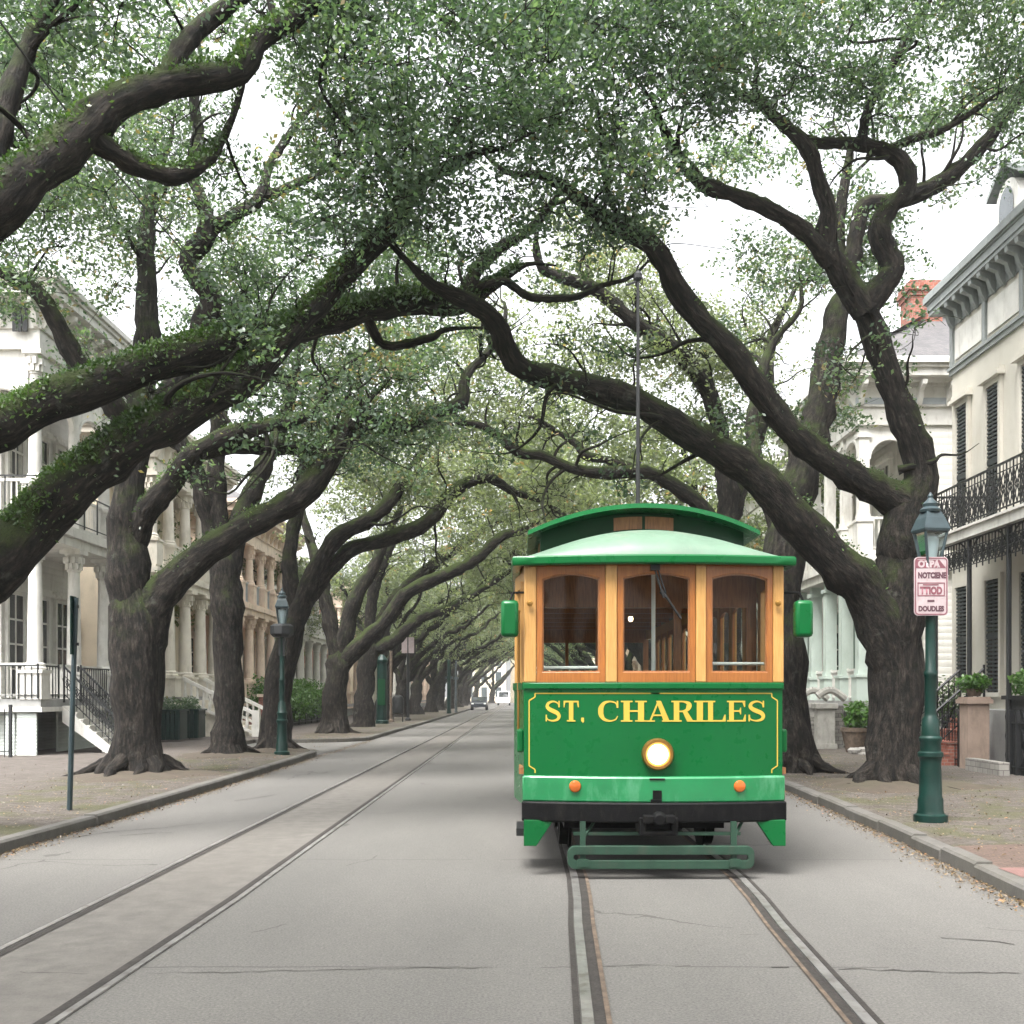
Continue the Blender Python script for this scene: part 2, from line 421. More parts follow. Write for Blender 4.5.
sheet('ground', [(-600,-60),(600,-60),(600,900),(-600,900)], -.05, M['earth'])
KL, KR = -5.42, 4.62
def right_kerb(y):
    return float(np.interp(y, [-30,3,6,8.7,11,13.4,18.4,30,400], [7.5,5.4,4.3,4.02,4.2,4.36,4.6,4.7,4.8]))
def left_kerb(y):
    return float(np.interp(y, [-30,5,11,14,22,30,400], [-5.6,-5.6,-5.45,-5.38,-5.4,-5.5,-5.6]))
ys = [-30,-10,0,3,4.5,6,7.3,8.7,10,11,12,13.4,15,18.4,22,26,30,40,60,100,200,400]
road_poly = [(left_kerb(y)-.4, y) for y in ys] + [(right_kerb(y)+.4, y) for y in reversed(ys)]
sheet('road', road_poly, 0.0, M['asphalt'])

# tracks: two, each bed > two rails with a groove and a rusted flange beside them
def strip_xy(name, cx, y_list, half, z, mat, parent=None):
    """flat ribbon following cx(y)"""
    mb = MB(); P = [(cx(y)-half, y, z) for y in y_list] + [(cx(y)+half, y, z) for y in y_list]; n = len(y_list)
    mb.add(P, [(k, n+k, n+k+1, k+1) for k in range(n-1)])
    return mb.build(name, mat, parent)
near = [-12,-6,-2,0,2,3.5,5,6,7,8,9,10,11,12,14,18,24,34,60,120,250,400]
def bend(y):                      # the right hand track swings gently away from the car towards the viewer
    return 0.0 if y > 10.4 else -(10.4-y)*.041*min(1,(10.4-y)/2.0)
lt_o, lt_i = (lambda y: -3.40), (lambda y: -2.30 - .10*max(0,(9-y))/5)
rt_o, rt_i = (lambda y: .50 + bend(y)*.78), (lambda y: 2.02 + bend(y)*1.25)
tag(strip_xy('track_bed', lambda y: -2.90, near, .54, .004, M['trackbed']), kind='structure')
for nm, f in (('left', lt_o), ('left', lt_i), ('right', rt_o), ('right', rt_i)):
    s = 1 if f in (lt_o, rt_o) else -1
    r = MB(); n = len(near)
    hw_ = .030 if nm == 'right' else .022
    for a, b_, z in ((-hw_,hw_,.014),):
        P = [(f(y)+a, y, z) for y in near] + [(f(y)+b_, y, z) for y in near]
        r.add(P, [(k, n+k, n+k+1, k+1) for k in range(n-1)])
        P2 = [(f(y)+a, y, z-.012) for y in near] + [(f(y)+a, y, z) for y in near]
        r.add(P2, [(k, n+k, n+k+1, k+1) for k in range(n-1)])
        P3 = [(f(y)+b_, y, z-.012) for y in near] + [(f(y)+b_, y, z) for y in near]
        r.add(P3, [(k, k+1, n+k+1, n+k) for k in range(n-1)])
    ro = r.build('track_rail', M['rail']); tag(ro, kind='structure')
    g = strip_xy('rail_groove', lambda y: f(y)+s*.065, near, .030, .008, M['groove'], ro)
    g2 = nm == 'right' and strip_xy('rail_flange', lambda y: f(y)+s*.108, near, .014, .012, M['rust'], ro)
    g3 = nm == 'right' and strip_xy('rail_gap', lambda y: f(y)-s*.055, near, .018, .0075, M['groove'], ro)

def pavement(name, inner, y0, y1, outx, side, hole=None):
    pts = [(inner(y), y) for y in ys if y0 <= y <= y1]
    pts = [(inner(y0), y0)] + [p for p in pts if p[1] > y0 and p[1] < y1] + [(inner(y1), y1)]
    poly = [(x + side*.15, y) for x, y in pts] + [(outx, y1), (outx, y0)]
    return sheet(name, poly, .13, M['pavement'], .17)
def kerb(pts, mat=M['kerb'], h=.145, w=.17):
    mb = MB(); P = [Vector(p) for p in pts]
    # split into stones about 1.8 m long with narrow joints
    seg = []
    for a, b_ in zip(P[:-1], P[1:]):
        n = max(1, round((b_-a).length/1.8))
        for k in range(n): seg.append((a.lerp(b_, k/n), a.lerp(b_, (k+1)/n)))
    for a, b_ in seg:
        d = (b_-a).normalized(); nrm = Vector((-d.y, d.x)); j = rnd.uniform(-.012,.012); hh = h + rnd.uniform(-.012,.01)
        a2, b2 = a + d*.006, b_ - d*.006
        q = []
        for c in (a2, b2):
            for off, z in ((j,-.02),(j,hh-.025),(j+.025,hh),(w,hh),(w,-.02)):
                e = c + nrm*off; q.append((e.x, e.y, z))
        mb.add(q, [(0,1,2,3,4),(9,8,7,6,5)] + [(k,5+k,5+(k+1)%5,(k+1)%5) for k in range(5)])
    return tag(mb.build('kerb', mat), kind='structure')
# left: block with a driveway notch, then the next block
Y1, Y2 = 32.6, 38.2
def rc(cx, cy, r, a0, a1, n=7): return [(cx + r*math.cos(R(a0+(a1-a0)*k/n)), cy + r*math.sin(R(a0+(a1-a0)*k/n))) for k in range(n+1)]
lp = [(left_kerb(y), y) for y in (-30,-10,0,5,8,11,14,18,22,26,29.2)]
corner1 = rc(left_kerb(30)-3.2, Y1-3.2, 3.2, 0, 90)
sheet('pavement', [(x-.15, y) for x, y in lp] + [(x-.1, y-.12) for x, y in corner1] + [(-9.2,Y1-.15),(-9.2,Y2+.15)] +
      [(x-.1,y+.1) for x,y in rc(left_kerb(42)-2.4, Y2+2.4, 2.4, -90, 0)] + [(left_kerb(60)-.15,60),(-5.75,400),(-13.5,400),(-13.5,-30)], .13, M['pavement'], .17)
lkerb = lp + corner1
kerb(list(reversed(lkerb)) if False else [(x,y) for x,y in lkerb])
kerb([(-9.2,Y2),(left_kerb(42)-2.4,Y2)] + rc(left_kerb(42)-2.4, Y2+2.4, 2.4, -90, 0) + [(left_kerb(60),60),(-5.6,120),(-5.6,400)])
sheet('driveway', [(-5.7,Y1-2.9),(-5.7,Y2+2.2),(-9.3,Y2+.2),(-9.3,Y1-.2)], .005, M['kerbnew'])
# right
rp = [(right_kerb(y), y) for y in (400,120,60,40,30,24,18.4,15,13.4,12,11,10,8.7,7.3,6,4.5,3,0,-10,-30)]
sheet('pavement', [(x+.15, y) for x, y in rp] + [(10.2,-30),(10.2,400)], .13, M['pavement'], .17)
kerb(rp)
# corner ramp with brick pavers and a red tactile strip, bottom right
sheet('brick_paving', [(4.22,9.2),(4.27,10.2),(4.42,11.2),(9.9,12.2),(9.9,6.3),(5.2,6.3),(4.62,7.4),(4.28,8.5)], .134, M['paver'])
sheet('tactile_paving', [(4.225,9.25),(4.235,9.75),(9.9,10.5),(9.9,9.85)], .138, M['pink'])
def crack(pts, w=.012):
    """an open crack or joint in the road, traced on the ground"""
    P = []
    for (xa,ya),(xb,yb) in zip(pts[:-1],pts[1:]):
        n_ = max(2,int(math.hypot(xb-xa,yb-ya)/12))
        for k in range(n_):
            x, y = xa+(xb-xa)*k/n_, ya+(yb-ya)*k/n_; D = FOC*EYE/(y-HY); P.append(Vector(((x-VX)/FOC*D+rnd.gauss(0,.012), D+rnd.gauss(0,.014))))
    mb = MB(); V = []
    for i, q in enumerate(P):
        d = (P[min(i+1,len(P)-1)]-P[max(i-1,0)]).normalized(); n2 = Vector((-d.y,d.x))*w*.5*rnd.uniform(.3,1.3)
        V += [(q.x-n2.x,q.y-n2.y,.0045),(q.x+n2.x,q.y+n2.y,.0045)]
    mb.add(V,[(2*i,2*i+2,2*i+3,2*i+1) for i in range(len(P)-1)])
    return tag(mb.build('road_crack', M['groove']), kind='structure')
for c, w in (([(60,840),(110,832),(150,829),(200,824),(257,819)],.02),([(118,836),(160,833),(185,834)],.02),([(235,801),(262,797),(292,793)],.024),
             ([(20,972),(105,975)],.012),([(150,974),(300,971),(430,968),(512,968)],.010),([(604,966),(650,965),(705,967)],.009),([(772,968),(805,968)],.016),([(838,969),(930,972),(1030,974)],.014),
             ([(740,936),(775,935)],.014),([(575,936),(560,935)],.01),([(940,938),(985,941),(1030,947)],.016),([(375,815),(400,812),(470,812)],.010)): crack(c, w)
# gutters: drifted leaves
def quads_mesh(name, mat, C, T, U, ln, wd, tint, parent=None):
    """many small folded leaf faces: centres C, axis T, side U"""
    n = len(C); ln = np.asarray(ln).reshape(-1,1)*np.ones((n,1)); wd = np.asarray(wd).reshape(-1,1)*np.ones((n,1))
    V = np.empty((n,4,3), np.float32)
    V[:,0] = C - T*ln*.5; V[:,1] = C + U*wd*.5 + T*ln*.05; V[:,2] = C + T*ln*.5; V[:,3] = C - U*wd*.5 + T*ln*.05
    me = bpy.data.meshes.new(name); me.vertices.add(4*n); me.vertices.foreach_set('co', V.ravel())
    me.loops.add(4*n); me.loops.foreach_set('vertex_index', np.arange(4*n, dtype=np.int32))
    me.polygons.add(n); me.polygons.foreach_set('loop_start', np.arange(0,4*n,4,dtype=np.int32)); me.polygons.foreach_set('loop_total', np.full(n,4,np.int32))
    at_ = me.attributes.new('tint','FLOAT','POINT'); at_.data.foreach_set('value', np.repeat(np.clip(tint,0,1).astype(np.float32),4))
    me.update(calc_edges=True); me.materials.append(mat)
    o = bpy.data.objects.new(name, me); return link(o, parent)
def rand_dirs(n, up=0.0):
    d = rng.normal(size=(n,3)); d[:,2] += up; return d/np.linalg.norm(d,axis=1,keepdims=True)
def frames(nrm):
    n = len(nrm); r_ = rng.normal(size=(n,3)); T = np.cross(nrm, r_); T /= np.linalg.norm(T,axis=1,keepdims=True)+1e-9
    return T, np.cross(nrm, T)
def litter(name, fx, y0, y1, n, w, z, bias):
    y = y0 + (y1-y0)*rng.random(n)**1.5
    x = np.array([fx(v) for v in y]) + bias*np.abs(rng.normal(0, w, n))
    nr = rand_dirs(n, 3.0); T, U = frames(nr)
    s = rng.uniform(.018,.042,n)
    return tag(quads_mesh(name, M['litter'], np.stack([x,y,np.full(n,z)+rng.random(n)*.015],1), T, U, s, s*.5, rng.random(n)), kind='stuff')
litter('fallen_leaves', right_kerb, 7, 34, 5200, .13, .012, -1)
litter('fallen_leaves', left_kerb, 8, 40, 4800, .13, .012, 1)
litter('fallen_leaves', lambda y: right_kerb(y)+.25, 7, 40, 5500, 2.2, .145, 1)
litter('fallen_leaves', lambda y: left_kerb(y)-.25, 8, 45, 5500, 2.2, .145, -1)

# ------------------------------------------------------------------ trees
def catmull(P, step):
    P = np.asarray(P, float); n = len(P)
    if n == 2:
        m = max(2, int(np.linalg.norm(P[1,:3]-P[0,:3])/step)+1); t = np.linspace(0,1,m)[:,None]
        return P[0]*(1-t)+P[1]*t
    Q = np.vstack([2*P[0]-P[1], P, 2*P[-1]-P[-2]]); out = []
    for i in range(1, n):
        p0,p1,p2,p3 = Q[i-1],Q[i],Q[i+1],Q[i+2]
        m = max(2, int(np.linalg.norm(p2[:3]-p1[:3])/step)+1)
        t = np.linspace(0,1,m,endpoint=False)[:,None]
        out.append(.5*(2*p1 + (p2-p0)*t + (2*p0-5*p1+4*p2-p3)*t**2 + (3*p1-p0-3*p2+p3)*t**3))
    out.append(P[-1:]); r = np.vstack(out); r[:,3] = np.maximum(r[:,3], .004); return r

class Tree:
    def __init__(s, name, label, base, group=None, cat='tree', leaf='leaf'):
        base = (base[0]*DS, base[1]*DS, base[2])
        s.o = empty(name, base); tag(s.o, label, cat, group)
        s.base = np.array(base, float); s.V = []; s.F = []; s.B = []; s.n = 0
        s.nodes = []; s.clumps = []; s.fernC = []; s.fernN = []; s.leaf = leaf
        s.ph = rng.random((6,3))*6.28
    def tube(s, P, nseg=None, rough=.095, flare=False, twist=0, step=None, keep=True, wig=0.0):
        P = np.asarray(P, float); rm = P[:,3].max()
        step = step or max(.05, min(.3, rm*.8))
        S = catmull(P, step); p, r = S[:,:3].copy(), S[:,3].copy(); n = len(p)
        if wig:
            L_ = np.concatenate([[0],np.cumsum(np.linalg.norm(np.diff(p,axis=0),axis=1))])
            env = np.minimum(1, np.minimum(L_, L_[-1]-L_)/.6)
            for k in range(3):
                w = 2*np.pi/(rng.uniform(.8,2.6)); p[:,k] += wig*env*np.sin(L_*w+rng.random()*6.28)*np.minimum(1, .06/np.maximum(r,.02)+.35)
        if nseg is None: nseg = 20 if rm > .35 else (12 if rm > .14 else (8 if rm > .06 else (5 if rm > .02 else 4)))
        tan = np.gradient(p, axis=0) if n > 2 else np.repeat((p[1]-p[0])[None],2,0)
        tan /= np.linalg.norm(tan,axis=1,keepdims=True)+1e-9
        a = np.cross(tan[0],[0,1,.01]); 
        if np.linalg.norm(a) < .05: a = np.cross(tan[0],[1,0,0])
        a /= np.linalg.norm(a); th = np.arange(nseg)*2*np.pi/nseg
        Ls = np.concatenate([[0],np.cumsum(np.linalg.norm(np.diff(p,axis=0),axis=1))])
        ring = np.empty((n,nseg,3)); bk = np.empty((n,nseg,3)); ct, st = np.cos(th), np.sin(th)
        for i in range(n):
            a = a - tan[i]*np.dot(a,tan[i]); a /= np.linalg.norm(a)+1e-9; b_ = np.cross(tan[i],a)
            d = ct[:,None]*a + st[:,None]*b_
            q = p[i] + d*r[i]
            rr = np.full(nseg, r[i])
            if rough and r[i] > .025:
                f = 0
                for k in range(4):
                    w = (2.2/ max(r[i],.06))*(.45+.4*k)
                    f = f + np.sin(q@(s.ph[k]-3.1)*.32*w + s.ph[5][k%3]*k)/(1+.5*k)
                rr = rr*(1+rough*f)
            if flare:
                h = max(0, q[0,2]-s.base[2]); e = math.exp(-h/.28); e2 = math.exp(-h/.9)
                ang = np.arctan2(d[:,1],d[:,0])
                rr = rr*(1 + (.05*e2) + e*(.20+.34*np.abs(np.sin(ang*2.5+s.ph[0][0]))*(.7+.5*np.sin(ang*1.0+s.ph[0][1]))))
                rr = rr*(1+.045*np.sin(ang*5+h*1.3+s.ph[1][0])+.03*np.sin(ang*9-h*.7))
            ring[i] = p[i] + d*rr[:,None]
            R0 = max(.10, rm*.75)
            bk[i,:,0] = ct*R0; bk[i,:,1] = st*R0; bk[i,:,2] = Ls[i]
        bk += rng.random(3)*20
        if rough > .06 and rm > .09:          # knots, burls and old branch scars
            for _ in range(rng.poisson(Ls[-1]*.9)):
                l0, t0 = rng.uniform(0,Ls[-1]), rng.uniform(0,2*np.pi); i0 = int(np.searchsorted(Ls,l0)); i0 = min(i0,n-1)
                rr0 = r[i0]; wl = rr0*rng.uniform(.45,.9); am = rr0*rng.uniform(.10,.30)*rng.choice([1,1,1,-.6])
                dt = np.angle(np.exp(1j*(th-t0))); g = np.exp(-((Ls[:,None]-l0)/wl)**2-(dt[None,:]/.55)**2)*am
                dirs = ring-p[:,None,:]; dirs /= np.linalg.norm(dirs,axis=2,keepdims=True)+1e-9; ring += dirs*g[:,:,None]
        s.V.append((ring - s.base).reshape(-1,3)); s.B.append(bk.reshape(-1,3))
        i, j = np.meshgrid(np.arange(n-1), np.arange(nseg), indexing='ij'); j2 = (j+1)%nseg
        f = np.stack([i*nseg+j, i*nseg+j2, (i+1)*nseg+j2, (i+1)*nseg+j], -1).reshape(-1,4) + s.n
        s.F.append(f); s.n += n*nseg
        if keep: s.nodes.append(np.column_stack([p, r, tan]))
        return S
    def branch(s, pts, **k):
        """pts: (px, py, D, half width in px) traced along the limb"""
        P = [(*at(x,y,D), .86*hw/FOC*D) for x,y,D,hw in pts]
        if k.get('flare'): P[-1] = (*P[-1][:3], P[-1][3]*.3)
        if not k.get('flare') and P[-1][3] < .2:       # let the limb run out into a thin crooked tip
            a, b = np.array(P[-2]), np.array(P[-1]); d = b[:3]-a[:3]; d /= np.linalg.norm(d); r = b[3]; q = b[:3]
            for f in (.55,.28,.1):
                q = q + d*rnd.uniform(.35,.6) + rng.normal(0,.16,3) + np.array([0,0,.08]); P.append((*q, max(.005, r*f)))
        S = s.tube(P, **k)
        if not k.get('flare') and k.get('keep', True): s.shoots(S)
        return S
    def shoots(s, S, dens=.9, level=0):
        """crooked side branches that thin out quickly"""
        L_ = np.concatenate([[0],np.cumsum(np.linalg.norm(np.diff(S[:,:3],axis=0),axis=1))]); n = rng.poisson(L_[-1]*dens*(1.15 if S[0,1] < 25 else 2.1))
        for _ in range(n):
            i = int(np.searchsorted(L_, L_[-1]*rnd.uniform(.36 if level == 0 else .15, .98))); i = min(i, len(S)-2)
            r = min(S[i,3]*.5, rnd.uniform(.016,.058)*(1 if level == 0 else .55))
            if r < .006: continue
            ln = r*rnd.uniform(32,62); t_ = S[i+1,:3]-S[i,:3]; t_ /= np.linalg.norm(t_)+1e-9
            d = rng.normal(0,1,3); d -= t_*np.dot(d,t_); d /= np.linalg.norm(d)+1e-9; d = d+np.array([0,0,.55])+t_*.5; d /= np.linalg.norm(d)
            q = S[i,:3].copy(); P = [(*q, r)]
            for f in (.8,.6,.42,.25,.08):
                d = d + rng.normal(0,.42,3); d /= np.linalg.norm(d); q = q + d*ln/5; P.append((*q, max(.004, r*f)))
            S2 = s.tube(P, rough=.04, step=max(.08,ln/12), nseg=5)
            if q[2] > 4.6 and rnd.random() < (.6 if level == 0 else .3): s.clumps.append((*q, rnd.uniform(.35,.6), .8))
            if level == 0: s.shoots(S2, 1.1, 1)
    def fern(s, S, density, t0=0.0, t1=1.0):
        p, r = S[:,:3], S[:,3]; n0, n1 = int(len(p)*t0), int(len(p)*t1)
        for i in range(n0, max(n0+1,n1-1)):
            seg = np.linalg.norm(p[min(i+1,len(p)-1)]-p[i]); k = rng.poisson(density*seg)
            if not k: continue
            tn = p[min(i+1,len(p)-1)]-p[max(i-1,0)]; tn /= np.linalg.norm(tn)+1e-9
            sd = np.cross(tn,[0,0,1]); sd /= np.linalg.norm(sd)+1e-9; up = np.cross(sd,tn)
            if up[2] < 0: up = -up
            an = rng.normal(0,.75,k); d = np.sin(an)[:,None]*sd + np.cos(an)[:,None]*up
            gate = .5+.5*np.sin(p[i]@(s.ph[2]-3)*1.9+s.ph[3][0])
            k2 = rng.random(k) < (.25+.75*gate)
            d = d[k2]; m = len(d)
            s.fernC.append(p[i] + d*(r[i]*1.0+np.abs(rng.normal(0,.035,m))[:,None]) + tn*rng.uniform(-.5,.5,(m,1))*seg); s.fernN.append(d)
    def grow(s, clumps, rfac=1.0, wig=.12):
        """join every leaf clump to the nearest limb with a crooked, thinning branch"""
        nd = np.vstack(s.nodes); C = np.asarray(clumps, float)
        d0 = np.array([np.min(np.linalg.norm(nd[:,:3]-c[:3],axis=1)) for c in C]); order = np.argsort(d0)
        for i in order:
            c = C[i,:3]; v = nd[:,:3]-c; d = np.linalg.norm(v,axis=1)
            below = np.where(nd[:,2] > c[2]+.3, 1.35, 1.0)*np.where(nd[:,3] < .012, 1.6, 1.0)
            k = int(np.argmin(d*below)); dist = d[k]
            if dist < .15: continue
            p0, r0, t0 = nd[k,:3], nd[k,3], nd[k,4:7]
            r1 = min(r0*.62, .012+.020*dist*rfac); r1 = max(r1, .009)
            dirv = (c-p0)/dist; m1 = p0 + (dirv*.7+t0*.35*np.sign(np.dot(t0,dirv)+.2))*dist*.33
            m1 = m1 + rng.normal(0,.10,3)*dist; m2 = p0 + dirv*dist*.68 + rng.normal(0,.10,3)*dist; m2[2] += .06*dist
            P = [(*p0,r1),(*m1,r1*.82),(*m2,r1*.55),(*c,max(.005,r1*.25))]
            if dist > .8 and r1 > .03:
                e = c + rng.normal(0,.35,3)
                P.append((*e,.004))
            S = s.tube(P, rough=.05, step=max(.10,dist/7), keep=True, wig=wig*min(1,dist/1.5))
            nd = np.vstack([nd, s.nodes[-1][1:]])
        s.clumps += [tuple(c) for c in C]
    def twigs(s, per=5):
        for c in s.clumps:
            for _ in range(per):
                e = np.array(c[:3]) + rng.normal(0,1,3)*np.array([.55,.55,.35])*c[3]; m = (np.array(c[:3])+e)/2 + rng.normal(0,.08,3)
                s.tube([(*c[:3],.008),(*m,.006),(*e,.003)], rough=0, step=.3, keep=False, nseg=3)
    def finish(s, leaves_per=300, size=.09, flat=.62, per=5, tint0=.5, droop=0.0):
        if per: s.twigs(per)
        V = np.vstack(s.V); F = np.vstack(s.F); B = np.vstack(s.B)
        me = bpy.data.meshes.new('trunk'); me.vertices.add(len(V)); me.vertices.foreach_set('co', V.astype(np.float32).ravel())
        me.loops.add(F.size); me.loops.foreach_set('vertex_index', F.astype(np.int32).ravel())
        me.polygons.add(len(F)); me.polygons.foreach_set('loop_start', np.arange(0,F.size,4,dtype=np.int32)); me.polygons.foreach_set('loop_total', np.full(len(F),4,np.int32))
        me.polygons.foreach_set('use_smooth', np.ones(len(F),bool))
        a = me.attributes.new('bark','FLOAT_VECTOR','POINT'); a.data.foreach_set('vector', B.astype(np.float32).ravel())
        me.update(calc_edges=True); me.materials.append(M['bark'])
        link(bpy.data.objects.new('trunk', me), s.o)
        if s.clumps:
            Cs, Ts = [], []
            for c in s.clumps:
                r = c[3]; n = int(leaves_per*(r/.9)**2*(c[4] if len(c) > 4 else 1)); k = max(5, n//19)
                sub = rng.normal(0,1,(k,3)); sub /= np.linalg.norm(sub,axis=1,keepdims=True)+1e-9
                sub *= (rng.random((k,1))**.45)*r*np.array([1,1,flat]); ct = tint0 + rng.normal(0,.10)
                w = rng.integers(0,k,n); q = sub[w] + rng.normal(0,1,(n,3))*np.array([.14,.14,.085])*(.6+.4*size/.09)
                Cs.append(q + np.array(c[:3])); Ts.append(ct + (rng.normal(0,.13,k))[w] + rng.normal(0,.14,n))
            C = np.vstack(Cs); T_ = np.concatenate(Ts); n = len(C)
            nr = rand_dirs(n, .9); T, U = frames(nr); sz = size*rng.uniform(.7,1.35,n)
            quads_mesh('crown', M[s.leaf], (C-s.base).astype(np.float32), T, U, sz, sz*rng.uniform(.42,.62,n), T_, s.o)
        if s.fernC:
            C = np.vstack(s.fernC); Nn = np.vstack(s.fernN); n = len(C)
            ax = Nn*.6 + rng.normal(0,.6,(n,3)); ax /= np.linalg.norm(ax,axis=1,keepdims=True)
            U = np.cross(ax, rng.normal(size=(n,3))); U /= np.linalg.norm(U,axis=1,keepdims=True)+1e-9
            sz = rng.uniform(.03,.075,n); cl = .5+.35*np.sin(C@np.array([1.3,2.1,1.7]))
            quads_mesh('fern', M['fern'], C-s.base, ax, U, sz, sz*.5, cl*.6+rng.normal(.2,.15,n), s.o)['kind'] = 'stuff'
        return s.o

HOLES = [(748,200,62,30),(950,225,48,75),(790,345,30,40),(575,25,0,0),(255,105,40,35),(690,250,22,22),(215,60,20,16),(850,330,24,28)]
def scatter(boxes, r=(.6,1.0), holes=True):
    """clump centres (with radii) spread through blocks of the canopy"""
    out = []
    for x0,x1,y0,y1,D0,D1,n in boxes:
        k = 0; tries = 0
        while k < n and tries < n*20:
            tries += 1
            x, y, D = rnd.uniform(x0,x1), rnd.uniform(y0,y1), rnd.uniform(D0,D1); rr = rnd.uniform(*r)
            if holes and any(w and ((x-hx)/(w+rr*FOC/D*.6))**2+((y-hy)/(h+rr*FOC/D*.4))**2 < 1 for hx,hy,w,h in HOLES): continue
            p = at(x,y,D); out.append((*p, rr)); k += 1
    return out
def along(S, n, r=(.5,.9), t0=.35, lift=(.2,1.3), side=.9):
    out = []
    for _ in range(n):
        i = int(len(S)*(t0+(1-t0)*rnd.random()**.7)); i = min(i, len(S)-1)
        p = S[i,:3] + np.array([rnd.gauss(0,side), rnd.gauss(0,side), rnd.uniform(*lift)]); out.append((*p, rnd.uniform(*r)))
    return out
def roots(t, x, y, r0, n=9, reach=1.7):
    """surface roots running out from the foot of the trunk"""
    x, y = x*DS, y*DS
    for k in range(n):
        a = 2*math.pi*(k+rnd.uniform(-.3,.3))/n; L_ = reach*rnd.uniform(.4,1.0); r = r0*rnd.uniform(.22,.36); P = []
        for f in (0,.3,.6,1.0):
            aa = a+rnd.uniform(-.3,.3)*f; d = r0*.85+L_*f
            P.append((x+d*math.cos(aa), y+d*math.sin(aa)*.9, .13+ (r*.9+.16*r0/.6)*(1-f)**2 - .03*f, max(.02, r*(1-.8*f))))
        t.tube(P, nseg=8, step=.12, keep=False, wig=.05)
def soil_mound(x, y, rx, ry, h=.10):
    x, y = x*DS, y*DS
    mb = MB(); n, m = 22, 6; V = [(x,y,.13+h)]; ph = rnd.random()*6
    for j in range(1, m+1):
        for k in range(n):
            t = 2*math.pi*k/n; f = j/m*(1+.16*math.sin(3*t+ph)+.09*math.sin(7*t+ph*2))
            V.append((x+rx*f*math.cos(t), y+ry*f*math.sin(t), .125+h*(1-(j/m)**1.6)+(rnd.uniform(-.012,.02) if j < m else 0)))
    F = [(0,1+k,1+(k+1)%n) for k in range(n)]
    for j in range(m-1): F += [(1+j*n+k,1+(j+1)*n+k,1+(j+1)*n+(k+1)%n,1+j*n+(k+1)%n) for k in range(n)]
    return tag(mb.add(V,F).build('soil', M['soil'], smooth=True), kind='structure')
def P3(x, D, z=.13): return ((x-VX)/FOC*D, D, z)

# ---- tree outside the frame on the left whose limbs reach over the street
t = Tree('oak_tree', 'huge fern-covered oak whose limbs reach in from the left edge over the street', (-8.0, 11.5, .13))
t.branch([(-245,846,11.5,78),(-240,740,11.5,64),(-225,660,11.5,62),(-200,600,11.6,55),(-195,560,11.6,30)], flare=True)
A = t.branch([(-225,700,11.5,44.2),(-130,645,11.8,38.6),(-60,605,12.1,35.0),(0,562,12.5,33.1),(60,500,12.9,29.4),(125,447,13.3,25.8),(200,403,13.8,22.1),(250,372,14.1,18.4),(305,318,14.4,13.8),(350,270,14.6,12.9),(395,225,14.6,11.0),(415,188,14.5,9.2),(445,168,14.4,7.4),(485,150,14.3,4.6)])
Bb = t.branch([(-205,640,11.4,41.4),(-140,540,11.5,33.1),(-70,460,11.8,27.6),(0,428,12.2,24.8),(50,402,12.6,23.0),(100,385,13,22.1),(170,360,13.6,21.2),(230,343,14.2,19.3),(290,330,14.8,17.5),(350,314,15.4,15.6),(410,302,16,13.8),(445,305,16.4,12.9),(470,299,16.8,11.0)])
b1 = t.branch([(458,306,16.6,11),(469,288,16.7,9),(479,267,16.8,8),(500,248,16.9,7),(535,225,17,5),(560,190,17,3)])
b2 = t.branch([(472,290,16.7,5),(503,281,16.8,5),(531,297,16.9,5),(575,297,17,4),(600,286,17.1,3),(631,277,17.2,2)])
b3 = t.branch([(365,313,15.6,6),(385,345,15.8,5),(430,338,16,5),(445,330,16.2,3)])
Cc = t.branch([(-205,620,11.4,38.6),(-150,420,11.2,33.1),(-80,290,11.1,30.4),(0,205,11.3,27.6),(45,165,11.6,25.8),(85,132,11.9,23.9),(105,110,12,22.1),(150,90,12.3,18.4),(200,80,12.6,17.5),(240,72,12.8,15.6),(255,45,12.9,12.9),(290,20,13.2,11.0),(330,-5,13.6,9.2),(380,-40,14,5.5)])
c2 = t.branch([(88,135,11.9,14),(110,150,12,12),(140,168,12.2,11),(175,176,12.4,10),(205,162,12.7,8),(222,140,13,5),(235,110,13.2,4)])
c3 = t.branch([(158,88,12.3,13),(175,60,12.5,12),(195,32,12.8,11),(230,5,13,9),(270,-20,13.3,6)])
c4 = t.branch([(-60,270,11.2,20),(-12,170,11.5,16),(8,100,11.8,13),(35,30,12.2,9),(60,-20,12.6,6)])
t.fern(A, 1900, .25, .8); t.fern(Bb, 3000, .18, .95); t.fern(Cc, 1200, .25, .85); t.fern(c2, 380); t.fern(b1, 260)
cl = scatter([(290,560,-70,110,12.2,15.2,46),(300,520,70,235,12.8,15.2,30),(-70,300,-70,70,11.5,15.5,30),(-80,120,40,260,12.5,16,12),(290,440,-60,250,13,16,14)], (.5,.85))
t.grow(cl); t.finish(560, .080, per=6, tint0=.42)

DS = .92      # (the pavement stands a kerb's height above the road)
